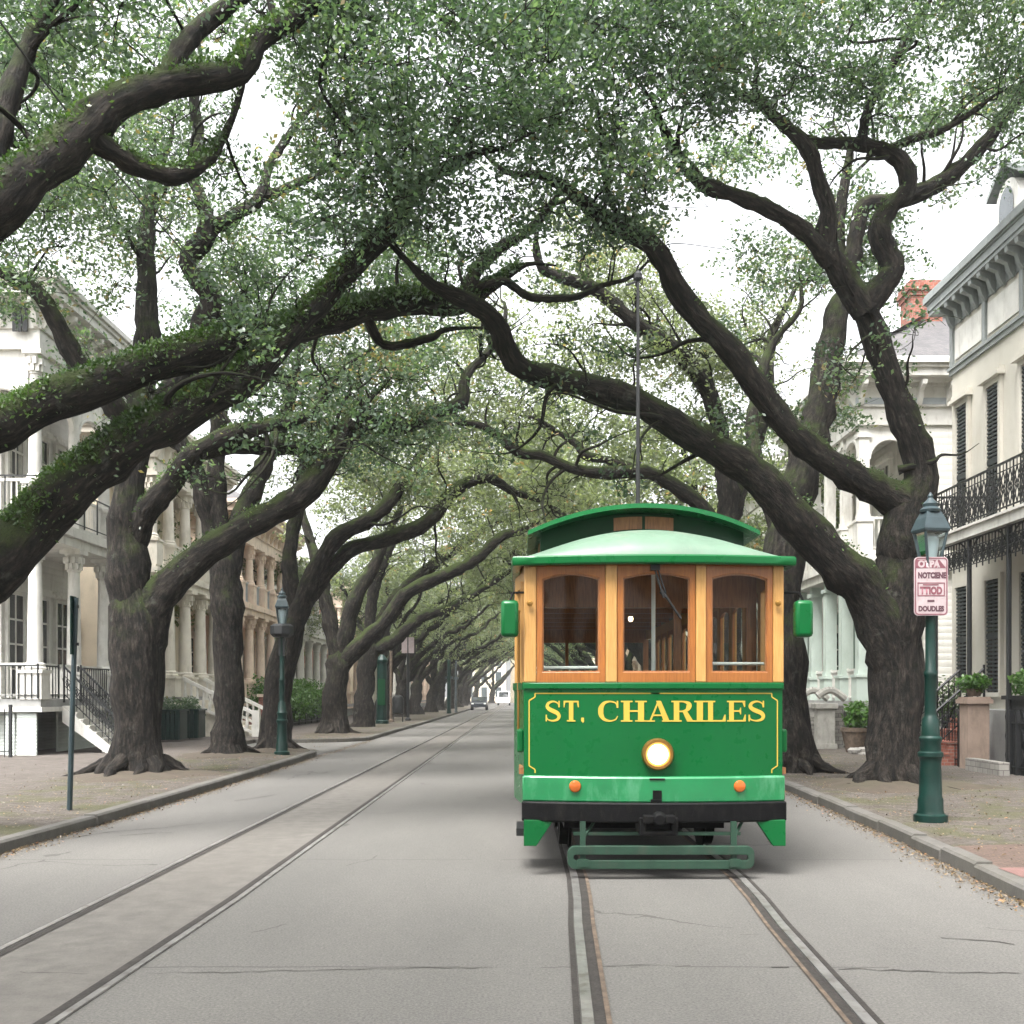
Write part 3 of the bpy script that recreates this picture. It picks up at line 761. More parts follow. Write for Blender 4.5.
# ---- first tree standing on the left pavement
t = Tree('oak_tree', 'thick forked oak nearest on the left pavement with mossy limbs and spreading roots', (-8.0, 23, .13))
t.branch([(137,795.739,23,34.68),(137,779,23,28),(138,740,23,26),(138,690,23,26),(137,645,23,27),(135,605,23,26),(130,580,23,22)], flare=True)
t.branch([(136,670,23,13),(134,622,23,24),(128,565,23,21),(126,520,23,18),(132,470,23.2,16),(137,430,23.4,16),(143,380,23.8,14),(147,340,24,13),(147,300,24.3,11),(146,240,24.6,9),(152,190,25,7),(165,150,25.3,5)])
r1 = t.branch([(138,700,23,14),(143,640,23,22),(160,597,23,19),(197,559,22.8,16),(246,527,22.6,15),(299,499,22.5,14),(324,468,22.6,13),(338,443,22.8,11),(350,422,23,9),(379,423,23.4,8),(406,426,24,8),(433,413,24.5,8),(462,403,25,7),(466,376,25.2,5),(489,350,25.6,4),(505,320,26,3)])
r2 = t.branch([(127,580,23,9),(136,540,23,14),(151,506,22.8,13),(172,482,22.4,12),(200,450,22,11),(246,430,22,9),(292,421,22.2,7),(320,405,22.5,4)])
r3 = t.branch([(200,453,22,8),(229,448,22.2,8),(282,447,22.6,8),(327,446,22.8,7),(350,432,23,5)])
r4 = t.branch([(140,440,23.4,14),(172,390,23,13),(200,335,22.8,13),(209,295,22.6,12),(189,264,22.5,11),(200,245,22.5,11),(208,225,22.6,9),(200,195,22.8,7),(190,170,23,6),(199,143,23.2,6),(194,95,23.5,5),(200,60,24,3)])
r5 = t.branch([(207,233,22.6,8),(235,215,22.6,7),(260,198,22.8,7),(270,165,23,5),(300,120,23.2,4)])
r6 = t.branch([(258,200,22.8,5),(295,184,23,5),(330,165,23.3,3)])
r7 = t.branch([(137,450,23.4,13),(112,402,23,12),(90,378,22.8,12),(74,358,22.6,11),(55,320,22.4,9),(35,290,22.2,8),(0,272,22,6),(-40,262,22,4)])
t.fern(r1, 240, .05, .6); t.fern(r2, 380); t.fern(r3, 420); t.fern(r7, 240)
cl = scatter([(-20,330,20,210,21,27,52),(-20,140,190,300,21,25,18),(200,440,190,330,23,28,30),(270,430,330,440,22,25,15),(180,300,240,330,22,25,5),(330,440,400,470,23,26,6)], (.7,1.15))
roots(t,-8.0,23,.56,10,1.2); t.grow(cl); t.finish(330, .098, per=7, tint0=.57)
soil_mound(-8.0, 23, 1.55, 1.6, .13)

t = Tree('oak_tree', 'straight oak second along the left pavement, its trunk dividing above a swollen collar', (-8.1, 30.6, .13))
t.branch([(228,771.582,30.6,18.36),(228,759,30.6,18),(229,700,30.6,14),(228,640,30.6,15),(226,590,30.6,17),(226,560,30.6,15),(226,545,30.6,10)], flare=True)
t.branch([(224,580,30.6,12),(212,530,30.6,11),(205,505,30.5,10),(195,470,30.4,9),(180,440,30.3,9),(165,425,30.2,8),(140,405,30,6),(110,380,30,4)])
t.branch([(228,580,30.6,12),(240,525,30.8,11),(258,480,31,10),(275,440,31.3,8),(290,400,31.6,6),(300,350,32,4)])
t.branch([(222,565,30.6,11),(217,500,30.6,10),(217,450,30.6,9),(222,400,30.8,8),(235,360,31,6),(240,300,31.4,4)])
cl = scatter([(180,420,250,400,29,35,34),(60,240,200,330,29,34,12),(280,440,400,460,29,33,8)], (.8,1.3))
roots(t,-8.1,30.6,.42,8,.9); t.grow(cl); t.finish(250, .11, per=5, tint0=.58)
soil_mound(-8.1, 30.5, 1.4, 1.4, .09)

t = Tree('oak_tree', 'leaning oak right behind the left lamp post, two long limbs rising over the road', (-7.5, 33.8, .13))
t.branch([(275,760.391,33.8,17.34),(275,749,33.8,17),(276,710,33.8,15),(280,670,33.8,14),(292,625,33.8,13),(302,600,33.8,11)], flare=True)
t.branch([(292,628,33.8,12),(316,571,33.6,10),(337,537,33.4,9),(372,518,33.3,8),(394,496,33.6,7),(406,474,34,5),(425,450,35,3)])
t.branch([(298,612,33.8,11),(325,575,33.8,9),(353,549,33.8,8),(394,537,34,8),(425,524,34.2,8),(456,490,34.6,7),(487,477,35,6),(510,490,36,4),(540,500,37,3)])
t.branch([(294,625,33.8,10),(290,560,34,8),(300,500,34.5,7),(310,440,35,5),(330,390,35.5,3)])
cl = scatter([(300,520,330,430,33,40,40),(330,460,430,500,33,38,10)], (.8,1.4))
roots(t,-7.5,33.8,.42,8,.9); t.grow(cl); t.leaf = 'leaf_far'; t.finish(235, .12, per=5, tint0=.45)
soil_mound(-7.5, 33.4, 1.3, 1.1, .07)

t = Tree('oak_tree', 'corner oak beyond the driveway gap with a low limb forking to the right', (-8.0, 47, .13))
t.branch([(333,743.191,47,14.28),(333,735,47,14),(335,700,47,13),(338,665,47,13),(340,645,47,11)], flare=True)
t.branch([(338,660,47,9),(328,612,47,8),(322,580,47,7),(310,540,47.5,5),(300,500,48,3)])
t.branch([(343,662,47,10),(366,640,46.8,9),(385,622,46.6,8),(400,600,46.5,8),(416,588,46.5,7),(447,574,46.8,7),(475,560,47,6),(500,537,47.5,5),(519,531,48,4),(540,520,49,3)])
t.branch([(340,655,47,9),(355,600,47,8),(372,570,47.2,7),(385,540,47.5,5),(400,510,48,3)])
cl = scatter([(300,560,400,500,44,54,52),(400,560,480,525,46,52,8)], (.9,1.5))
roots(t,-8.0,47,.5,8,.9); t.grow(cl); t.leaf = 'leaf_far'; t.finish(165, .15, per=5, tint0=.5)
soil_mound(-8.0, 46.8, 1.5, 1.6, .08)

t = Tree('oak_tree', 'slim oak just behind the corner oak, beside the wide green post on the left', (-8.3, 58, .13))
t.branch([(363,733.638,58,11.22),(363,727,58,11),(365,690,58,10),(370,650,58,10),(374,635,58,8)], flare=True)
t.branch([(370,655,58,8),(383,620,58,7),(403,590,58,6),(440,560,58.3,6),(475,535,58.8,5),(500,520,59.5,4),(530,515,60,3)])
t.branch([(371,650,58,8),(395,640,58,7),(420,618,58,6),(450,608,58.4,5),(480,590,59,4),(510,570,60,3)])
t.branch([(370,650,58,7),(372,600,58,6),(385,560,58,5),(400,530,58.5,3)])
cl = scatter([(330,600,440,520,54,66,54),(430,560,520,560,56,62,7)], (1.0,1.7))
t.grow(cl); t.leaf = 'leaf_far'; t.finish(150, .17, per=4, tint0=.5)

# ---- right hand row
t = Tree('oak_tree', 'massive oak beside the right lamp post, one limb arching low behind the streetcar roof', (6.92, 20.4, .13))
t.branch([(892,807.873,20.4,29.58),(892,789,20.4,29),(894,745,20.4,26),(896,690,20.4,26),(896,650,20.4,27),(898,610,20.4,29),(903,560,20.4,27),(905,545,20.4,22),(906,525,20.4,14)], flare=True)
a1 = t.branch([(894,705,20.4,14),(888,645,20.4,25),(868,597,20.3,24),(845,570,20.1,23),(815,540,19.9,21),(785,505,19.7,20),(750,470,19.5,18),(705,443,19.2,16),(660,415,18.8,15),(615,393,18.4,14),(565,380,18,13),(525,370,17.7,12),(508,352,17.5,11),(500,330,17.2,10),(485,312,17,10),(468,301,16.8,10)])
a2 = t.branch([(905,505,20.4,20),(880,492,20.3,18),(850,475,20,16),(815,452,19.7,15),(785,425,19.5,14),(762,395,19.3,14),(740,362,19.1,13),(722,340,19,13),(695,314,18.9,13),(677,290,18.7,12),(652,245,18.4,11),(602,220,18,9),(575,195,17.7,7),(542,175,17.4,5)])
a3 = t.branch([(904,590,20.4,14),(905,555,20.4,26),(908,515,20.4,25),(921,478,20.4,20),(915,445,20.3,17),(902,412,20.2,15),(890,380,20.1,14),(875,335,20,14),(862,303,19.9,15)])
a4 = t.branch([(864,312,19.9,14),(880,288,19.8,13),(893,270,19.8,12),(884,247,19.8,12),(879,225,19.8,11),(893,205,19.8,10),(908,188,19.8,9),(904,165,19.8,9),(887,152,19.8,8),(865,145,19.8,7),(835,143,19.8,6),(812,142,19.7,6),(790,130,19.6,6),(765,108,19.5,5)])
t.branch([(882,152,19.8,5),(910,140,19.9,5),(942,130,20,4),(975,110,20.1,3)])
t.branch([(862,147,19.8,6),(868,110,19.6,5),(900,50,19.5,4),(915,20,19.4,3)])
a5 = t.branch([(866,312,19.9,14),(842,275,19.8,14),(826,248,19.7,12),(828,210,19.6,10),(818,180,19.5,9),(808,150,19.4,8),(790,130,19.4,7),(772,115,19.3,6),(755,90,19.2,4)])
a6 = t.branch([(830,262,19.7,10),(805,232,19.5,9),(770,210,19.3,9),(737,196,19.1,8),(705,185,18.9,8),(688,168,18.7,7),(672,147,18.5,6),(660,120,18.3,4)])
t.branch([(898,470,20.3,5),(932,462,20.1,3)], keep=False)
t.fern(a1, 140, .1, .95); t.fern(a2, 120); t.fern(a3, 120, .5); t.fern(a4, 120); t.fern(a5, 110); t.fern(a6, 80)
cl = scatter([(520,730,-70,120,15.5,19,48),(540,690,100,215,16,18.8,15),(700,1060,-70,75,16.5,21,60),(700,900,60,120,18,21,10),(540,690,205,250,17,19,4)], (.55,.95))
roots(t,6.92,20.4,.5,9,1.0); t.grow(cl); t.finish(500, .088, per=6, tint0=.48)
soil_mound(6.92, 20.3, 1.5, 1.4, .14)

t = Tree('oak_tree', 'oak right behind the right side of the streetcar, its trunk curving up between houses', (5.95, 24, .13))
t.branch([(795,791.042,24,22.44),(795,775,24,22),(790,720,24,21),(785,650,24,20),(783,590,24.2,20),(785,540,24.4,20),(795,500,24.6,19),(808,450,24.8,18),(822,400,25,16),(830,350,25.2,14),(838,310,25.3,13),(848,285,25.4,12)], flare=True)
t.branch([(848,290,25.4,10),(855,240,25.4,9),(865,205,25.4,9),(895,200,25.2,9),(930,188,25,9),(962,166,24.8,8),(987,140,24.6,7),(1022,95,24.4,5),(1050,70,24.2,4)])
t.branch([(845,295,25.4,9),(838,240,25.6,7),(842,200,25.8,6),(850,150,26,4)])
t.branch([(788,550,24.4,12),(765,490,24.6,9),(752,430,25,7),(760,380,25.5,6),(775,340,26,4),(800,310,26.3,3)])
cl = scatter([(880,1070,70,150,23.5,27,16),(860,960,215,290,24.5,27,9),(760,860,270,420,25,30,12),(680,860,150,260,24,28,12),(900,1030,120,200,24,26,3)], (.6,1.0))
roots(t,5.95,24,.45,8,.9); t.grow(cl); t.finish(300, .105, per=6, tint0=.58)

t = Tree('oak_tree', 'oak hidden behind the streetcar, its thin crooked limbs seen above the roof', (5.6, 30, .13))
t.branch([(725,769.833,30,19.38),(725,757,30,19),(724,650,30,17),(722,570,30,16),(722,530,30,13)], flare=True)
t.branch([(722,560,30,13),(728,500,30,12),(722,440,29.8,10),(707,390,29.5,10),(682,355,29.2,9),(660,340,29,9),(637,325,28.8,8),(597,290,28.5,7),(565,278,28.3,6),(542,268,28.2,5),(535,245,28,3)])
t.branch([(722,545,30,12),(700,506,29.8,9),(672,485,29.6,8),(644,472,29.4,8),(610,473,29.2,7),(575,469,29.2,6),(540,455,29.2,5),(519,453,29.3,5),(487,428,29.5,4),(462,423,29.8,3)])
t.branch([(650,474,29.4,6),(610,461,29.5,5),(587,456,29.6,5),(575,443,29.8,4),(556,431,30,3)])
t.branch([(724,540,30,11),(745,470,30.4,9),(768,400,31,7),(770,340,31.5,5),(790,300,32,3)])
cl = scatter([(480,740,320,440,28,35,46),(640,800,300,400,29,34,14),(560,800,230,310,28,33,10),(490,700,215,330,30,38,18)], (.8,1.3))
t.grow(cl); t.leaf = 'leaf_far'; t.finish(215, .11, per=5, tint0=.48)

DS = 1.0
# ---- the rest of both rows, smaller and smaller down the street
def row_oak(X, D, side, label, group, detail):
    """side = +1 leans to +x (left row), -1 leans to -x"""
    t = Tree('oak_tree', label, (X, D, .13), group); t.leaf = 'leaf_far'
    r0 = rnd.uniform(.48,.62); h = rnd.uniform(2.3,3.2); ln = side*rnd.uniform(.1,.5); dy = rnd.uniform(-.3,.3)
    t.tube([(X,D,.1,r0),(X+ln*.2,D,1.2,r0*.86),(X+ln*.7,D+dy*.5,h*.8,r0*.85),(X+ln,D+dy,h+.4,r0*.7)], flare=True, nseg=14)
    def limb(dx, dyy, dz, r, sag=.25):
        p0 = np.array([X+ln*.8, D+dy*.8, h-.1])
        P = [(*p0, r)]
        for f in (.22,.45,.7,1.0):
            q = p0 + np.array([dx*f, dyy*f, dz*(f**(.72))]) + np.array([rnd.gauss(0,.16), rnd.gauss(0,.2), rnd.gauss(0,.18)])*(1+dz*.06)
            P.append((*q, r*(1-.72*f)))
        S = t.tube(P, wig=.10)
        if detail > 1: t.shoots(S, .8)
    limb(side*rnd.uniform(6.0,7.6), rnd.uniform(-2.5,.5), rnd.uniform(5.0,5.8), r0*.56)
    limb(side*rnd.uniform(4.2,6.0), rnd.uniform(0,2.5), rnd.uniform(4.2,6.8), r0*.5)
    limb(side*rnd.uniform(.5,2), rnd.uniform(-1.5,1.5), rnd.uniform(6.5,8), r0*.5)
    limb(-side*rnd.uniform(2,4.5), rnd.uniform(-2.5,2.5), rnd.uniform(4.5,6.5), r0*.45)
    if detail > 1: limb(side*rnd.uniform(2,4), -rnd.uniform(2,4), rnd.uniform(4,6.5), r0*.4)
    n = {3:64, 2:52, 1:40}[detail]; cl = []
    while len(cl) < n:
        u = rnd.uniform(-1,1); v = rnd.uniform(-1,1)
        if u*u+v*v > 1: continue
        x = X + side*2.6 + u*7.4; y = D + v*4.6; dome = 12.2 - 3.6*(u*u+v*v) ; lo = 7.3 + .35*(4.5-min(4.5,abs(x)))-.28*max(0,abs(x)-5)
        z = lo + (dome-lo)*rnd.random()**.8
        cl.append((x, y, z, rnd.uniform(1.0,1.7)))
    t.grow(cl)
    t.finish({3:150,2:120,1:95}[detail], {3:.165,2:.22,1:.30}[detail], per={3:4,2:3,1:1}[detail], tint0=.5)
for k, D in enumerate((67, 77, 87, 98, 110, 124, 140, 158, 176, 194)):
    row_oak(-8.3+rnd.uniform(-.3,.4), D, 1, 'far oak in the left row, shrinking trunk among others down the hazy street', 'far oaks of the left row', 3 if D < 90 else (2 if D < 125 else 1))
for k, D in enumerate((38.5, 48, 57, 67, 78, 90, 104, 120, 138, 158, 178, 198)):
    row_oak(6.9+rnd.uniform(-.3,.3), D, -1, 'right-row oak hidden behind the streetcar, its crown joining the leafy tunnel', 'oaks of the right row behind the streetcar', 3 if D < 80 else (2 if D < 125 else 1))

for X, D, lb in ((-23,46,'tall background tree behind the cream and peach left houses'),(-21,60,'background tree rising behind the peach left house'),(-24,76,'background tree behind the white columned house on the left'),(-22,95,'background tree behind the pink left house'),(21,44,'background tree behind the right hand clapboard house'),(22,64,'background tree behind the hidden cream house on the right')):
    row_oak(X, D, 1 if X < 0 else -1, lb, None, 2)

for X, D, lb in ((-5.5,214,'small tree closing the left of the far street end'),(1.5,216,'small tree closing the middle of the far street end'),(8.5,213,'small tree closing the right of the far street end')):
    row_oak(X, D, 1, lb, None, 1)

# unseen oaks continue the avenue behind the camera, added to shade the road
for X, D, lb in ((-8.2,1.0,'unseen oak added to the left row just outside the left edge of the view for shade'),(-8.0,-9,'unseen oak added to the left row behind the viewer for shade'),(7.7,-8,'unseen oak added to the right row behind the viewer for shade'),(-8.1,-20,'last unseen oak added to the left row behind the viewer for shade'),(7.9,-19,'last unseen oak added to the right row behind the viewer for shade')):
    row_oak(X, D, 1 if X < 0 else -1, lb, None, 2)
# ------------------------------------------------------------------ streetcar
def streetcar():
    car = empty('streetcar', (1.24, 10.1, 0))
    tag(car, 'green streetcar with varnished window frames and gold lettering coming down the tracks', 'streetcar')
    LEN = 11.2
    def yf(x): return .15*(abs(x)/1.2)**2
    W0, W1 = 1.205, 1.30
    # plan outline of the vestibule front, then of the sides
    front = [(-W0 + 2*W0*k/24, yf(-W0 + 2*W0*k/24)) for k in range(25)]
    # dash panel
    d = MB().strip([(x, y) for x, y in front], .90, 1.735, .05); dash = d.build('dash_panel', M['green'], car, smooth=True)
    w = MB().strip([(x*1.006, y-.022) for x, y in front], 1.725, 1.785, .08); w.build('waist_rail', M['green'], car, smooth=True, bevel=.008)
    # gold border line with notched corners
    bl = MB(); x0, x1, z0, z1, q, lw = -1.155, 1.155, .945, 1.685, .055, .011
    pts = [(x0+q,z1),(x1-q,z1),(x1-q,z1-q*.6),(x1-q*.35,z1-q),(x1,z1-q*1.2),(x1,z0+q*1.2),(x1-q*.35,z0+q),(x1-q,z0+q*.6),(x1-q,z0)]
    left = [(-x,z) for x,z in reversed(pts)]
    path = left + pts
    def onf(x, z, off): return (x, yf(x)-off, z)
    for (xa,za),(xb,zb) in zip(path[:-1], path[1:]):
        n = max(1, int(abs(xb-xa)/.08)); L_ = math.hypot(xb-xa, zb-za)
        if L_ < 1e-6: continue
        nx, nz = -(zb-za)/L_*lw/2, (xb-xa)/L_*lw/2
        for k in range(n):
            a = (xa+(xb-xa)*k/n, za+(zb-za)*k/n); b = (xa+(xb-xa)*(k+1)/n, za+(zb-za)*(k+1)/n)
            bl.add([onf(a[0]-nx,a[1]-nz,.003),onf(b[0]-nx,b[1]-nz,.003),onf(b[0]+nx,b[1]+nz,.003),onf(a[0]+nx,a[1]+nz,.003)], [(0,1,2,3)])
    bl.build('border_line', M['yellow'], dash)
    # lettering
    tx = MB(); lay = [0]
    def poly(P, ox, sx, oz, sz):
        lay[0] += 1; off = .004 + .0004*(lay[0] % 9)
        tx.add([onf(ox+u*sx, oz+v*sz, off) for u, v in P], [tuple(range(len(P)))])
    def ribbon(C, Wd, *tr):
        S = catmull([(u, v, 0, w_) for (u, v), w_ in zip(C, Wd)], .04)
        p = S[:,:2]; tn = np.gradient(p, axis=0); tn /= np.linalg.norm(tn,axis=1,keepdims=True)+1e-9; nr = np.stack([-tn[:,1],tn[:,0]],1)
        a, b = p+nr*S[:,3:4]/2, p-nr*S[:,3:4]/2
        lay[0] += 1; off = .004+.0004*(lay[0]%9); ox,sx,oz,sz = tr; n = len(p)
        tx.add([onf(ox+u*sx, oz+v*sz, off) for u,v in np.vstack([a,b])], [(k,k+1,n+k+1,n+k) for k in range(n-1)])
    def rect(u0,u1,v0,v1): return [(u0,v0),(u1,v0),(u1,v1),(u0,v1)]
    def serif(uc, w_, top): 
        return rect(uc-w_, uc+w_, .93 if top else 0, 1.0 if top else .07)
    G = {}
    def glyph(ch, ox, w_, oz, h):
        T_ = (ox, w_, oz, h); pl = lambda P: poly(P, *T_); rb = lambda C, Wd: ribbon(C, Wd, *T_)
        if ch == 'S':
            rb([(.82,.72),(.76,.88),(.52,.965),(.27,.89),(.19,.73),(.30,.60),(.52,.50),(.74,.40),(.83,.25),(.74,.1),(.48,.035),(.22,.1),(.14,.26)],[.04,.06,.08,.13,.18,.2,.21,.2,.18,.13,.08,.06,.04])
            pl([(.79,.68),(.87,.68),(.87,1),(.80,1)]); pl([(.10,0),(.17,0),(.18,.33),(.10,.33)])
        elif ch == 'C':
            rb([(.90,.74),(.82,.9),(.56,.965),(.30,.88),(.17,.68),(.15,.5),(.17,.32),(.30,.12),(.56,.035),(.82,.1),(.93,.27)],[.04,.06,.08,.15,.22,.24,.22,.15,.08,.06,.04])
            pl([(.87,.66),(.95,.66),(.95,1),(.88,1)])
        elif ch == 'T':
            pl(rect(.38,.64,0,1)); pl(rect(.06,.96,.92,1)); pl([(.06,.68),(.11,.68),(.17,.93),(.06,.93)]); pl([(.96,.68),(.91,.68),(.85,.93),(.96,.93)]); pl(serif(.51,.26,False))
        elif ch == '.': pl(rect(.1,.6,0,.19)); pl([(.35,-.08),(.55,-.02),(.6,.05),(.3,.05)])
        elif ch in 'IHRLE':
            c = .5 if ch == 'I' else .23; hw = .24 if ch == 'I' else .115
            pl(rect(c-hw,c+hw,0,1)); sw = .44 if ch == 'I' else .22; pl(serif(c,sw,True)); pl(serif(c,sw,False))
            if ch == 'H':
                pl(rect(.66,.89,0,1)); pl(serif(.775,.22,True)); pl(serif(.775,.22,False)); pl(rect(.3,.7,.47,.55))
            if ch == 'R':
                rb([(.3,.962),(.55,.955),(.74,.87),(.76,.73),(.68,.57),(.5,.50),(.3,.50)],[.07,.08,.18,.22,.16,.08,.07])
                pl([(.48,.5),(.66,.53),(.93,.06),(.68,.0)]); pl([(.66,0),(1.02,0),(1.02,.07),(.80,.07)])
            if ch in 'LE':
                pl(rect(.3,.93,0,.075)); pl([(.93,.0),(.93,.34),(.88,.34),(.78,.07)])
            if ch == 'E':
                pl(rect(.3,.90,.925,1)); pl([(.90,1),(.90,.7),(.85,.7),(.76,.93)]); pl(rect(.3,.66,.47,.545)); pl([(.66,.34),(.70,.34),(.70,.67),(.66,.67),(.6,.51)])
        elif ch == 'A':
            pl([(.10,.04),(.18,.04),(.50,.93),(.45,1)]); pl([(.38,1),(.58,1),(.95,.0),(.70,.0)]); pl(rect(.27,.75,.27,.345)); pl(rect(0,.33,0,.065)); pl(rect(.62,1.03,0,.065))
    px = lambda u: (480 + u/2.44 - 655)*.00918
    for ch, u0, u1 in (('S',156,201),('T',202,243),('.',246,260),('C',287,340),('H',343,407),('A',407,466),('R',466,524),('I',521,553),('L',551,605),('E',604,656),('S',654,706)):
        glyph(ch, px(u0), px(u1)-px(u0), 1.425, .192)
    tx.build('lettering', M['yellow'], dash, recalc=False)
    # headlight
    hx, hz = .02, 1.128; hy = yf(hx)
    h = MB().lathe([(.145,hy+.02),(.148,hy-.05),(.136,hy-.075),(.114,hy-.075),(.108,hy-.05),(.108,hy+.02)], (hx,0,hz), 28, 'y').build('headlight', M['bronze'], car, smooth=True)
    MB().lathe([(.001,hy-.075),(.05,hy-.071),(.085,hy-.064),(.093,hy-.06)], (hx,0,hz), 28, 'y').build('lens', M['lens'], h, smooth=True)
    MB().lathe([(.093,hy-.06),(.116,hy-.05),(.116,hy-.03)], (hx,0,hz), 28, 'y', cap=False).build('lens_rim', M['halo'], h, smooth=True)
    for k in range(8):
        pass
    # bumper bands (proud of the panel, stronger bow)
    bf = [(-1.225+2.45*k/24, .17*(abs(-1.215+2.43*k/24)/1.2)**2-.075) for k in range(25)]
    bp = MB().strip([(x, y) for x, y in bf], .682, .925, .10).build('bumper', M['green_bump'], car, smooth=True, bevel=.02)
    MB().strip([(x*1.003, y-.035) for x, y in bf], .505, .688, .12).build('buffer_beam', M['blackwear'], car, smooth=True, bevel=.015)
    for x in (-.735, .775):
        y = .17*(abs(x)/1.2)**2-.075
        MB().lathe([(.056,y+.02),(.056,y-.012),(.046,y-.028),(.022,y-.036),(.001,y-.038)], (x,0,.832), 18, 'y').build('turn_signal', M['amber'], car, smooth=True)
    ch_ = MB().box(-.05,.05,-.095,-.06,.60,.72).box(-.03,.05,-.085,-.06,.72,.80).box(-.06,.08,-.084,-.06,.895,.91)
    for k in range(5): ch_.lathe([(.014,-.10),(.014,-.07)], (-.05+.03*k,0,.66+.012*(k%3)), 8, 'y')
    ch_.build('hook', M['blackwear'], bp)
    cp = MB().box(-.13,.16,-.22,.3,.515,.585).box(-.16,-.10,-.17,.2,.42,.56).box(.13,.19,-.17,.2,.42,.56).box(-.16,.19,-.17,.2,.40,.44).box(-.13,.16,-.05,0,.43,.52)
    cp.lathe([(.05,-.24),(.07,-.2),(.07,-.12)], (.015,0,.55), 14, 'y'); cp.build('coupler', M['blackwear'], car, bevel=.01)
    # corner skirts
    for s in (-1, 1):
        P = [(s*1.205,.52),(s*1.205,.28),(s*1.09,.28),(s*.93,.52)]
        MB().prism(P, 1, .02, .10).build('skirt', M['green_step'] if False else M['green'], car, bevel=.006)
    # lifeguard step board hung low in front
    st = MB(); out = []; inn = []
    def stad(hx_, hz_, r, n=6):
        P = []
        for cx, cz, a0 in ((hx_-r,hz_-r,0),(-hx_+r,hz_-r,90),(-hx_+r,-hz_+r,180),(hx_-r,-hz_+r,270)):
            for k in range(n+1): P.append((cx+r*math.cos(R(a0+90*k/n)), cz+r*math.sin(R(a0+90*k/n))))
        return P
    cx, cz = .035, .20
    st.ring([(cx+u,cz+w_) for u,w_ in stad(.845,.105,.07)], [(cx+u,cz+w_) for u,w_ in stad(.79,.024,.02)], lambda u,w_:(u,-.16,w_), lambda u,w_:(u,-.10,w_))
    sb = st.build('step_board', M['green_step'], car, bevel=.006)
    hg = MB()
    for x in (-.67, .70): hg.box(x-.025,x+.025,-.13,-.085,.12,.52).box(x-.05,x+.05,-.175,-.16,.12,.19).bar((x,-.1,.36),(x+.12,.1,.5),.015)
    hg.box(-.75,.78,-.03,.01,.385,.415).build('hanger', M['green_step'], sb)
    # underframe, trucks and wheels
    MB().box(-1.0,1.0,.35,LEN-.35,.55,.95).box(-.8,.8,.9,1.5,.34,.56).box(-.9,.9,3.9,6.8,.32,.56).build('underframe', M['blackwear'], car)
    for ty in (2.6, LEN-2.6):
        tf = MB().box(-.95,-.85,ty-1.15,ty+1.15,.33,.5).box(.85,.95,ty-1.15,ty+1.15,.33,.5).box(-.9,.9,ty-.15,ty+.15,.36,.55).build('truck_frame', M['black'], car)
        for dy in (-.75,.75):
            for x in (-.76,.76):
                s = 1 if x > 0 else -1
                MB().lathe([(.05,x-.07*s),(.34,x-.07*s),(.37,x-.06*s),(.37,x-.04*s),(.335,x-.03*s),(.33,x+.06*s),(.26,x+.06*s),(.24,x+.03*s),(.08,x+.03*s),(.07,x+.1*s)], (0,ty+dy,.385), 24, 'x').build('wheel', M['blackwear'], tf, smooth=True)
    # window band of the front: pale posts, framed windows, arched heads
    posts = [-1.145, -.40, .425, 1.165]; pw = [.115,.105,.095,.10]
    Z0, Z1 = 1.785, 2.87
    for k, x in enumerate(posts):
        hw = pw[k]/2; y = yf(x)-.012
        MB().box(x-hw,x+hw,y,y+.09,Z0,Z1).build('post', M['oakpale'], car, bevel=.012)
    for k in range(3):
        xa, xb = posts[k]+pw[k]/2+.003, posts[k+1]-pw[k+1]/2-.003
        ya, yb = yf(xa)+.008, yf(xb)+.008
        def mp(off):
            return lambda u, z: (u, ya+(yb-ya)*(u-xa)/(xb-xa)+off, z)
        fw = .054; ia, ib, iz0 = xa+fw, xb-fw, Z0+.098; iz1 = Z1-.125; rise = .048; n = 14
        inner = [(ia,iz0),(ib,iz0)] + [(ib+(ia-ib)*j/n, iz1+rise*(1-(2*j/n-1)**2)) for j in range(n+1)]
        outer = [(xa,Z0),(xb,Z0)] + [(xb+(xa-xb)*j/n, Z1) for j in range(n+1)]
        fr = MB().ring(outer, inner, mp(0), mp(.055)).build('window_frame', M['oak'], car, bevel=.006)
        i2 = [(ia+.011,iz0+.011),(ib-.011,iz0+.011)] + [(ib-.011+(ia-ib+.022)*j/n, iz1-.01+rise*(1-(2*j/n-1)**2)) for j in range(n+1)]
        MB().ring(inner, i2, mp(.018), mp(.05)).build('sash', M['oakdark'], fr)
        MB().add([mp(.035)(u,z) for u,z in inner], [tuple(range(len(inner)))]).build('pane', M['glass'], fr)
    # wiper
    wi = MB().bar((-.01,-.035,2.84),(.075,-.025,2.56),.010).bar((.015,-.035,2.85),(.095,-.025,2.60),.008).box(-.045,.04,-.05,-.01,2.81,2.87).bar((.06,-.018,2.63),(.24,-.0,2.37),.012).bar((.05,-.015,2.62),(.10,-.015,2.57),.018)
    wi.build('wiper', M['black'], car)
    # body sides
    def side(s):
        pl = [(s*W0,yf(W0)),(s*W0,.35),(s*W1,1.25),(s*W1,LEN-1.25),(s*W0,LEN-.35),(s*W0,LEN-yf(W0))]
        P = pl if s < 0 else pl
        t_ = -.05 if s < 0 else .05
        sp = MB().strip(pl, .62, 1.76, t_ if s > 0 else -.05).build('side_panel', M['green'], car, smooth=True)
        MB().strip([(x+s*.015,y) for x,y in pl], 1.72, 1.79, (.07 if s > 0 else -.07)).build('belt_rail', M['green'], sp)
        MB().strip([(x-s*.01,y) for x,y in pl], 2.72, 2.90, (.05 if s > 0 else -.05)).build('letter_board', M['oakpale'], sp)
        y = 1.25; k = 0
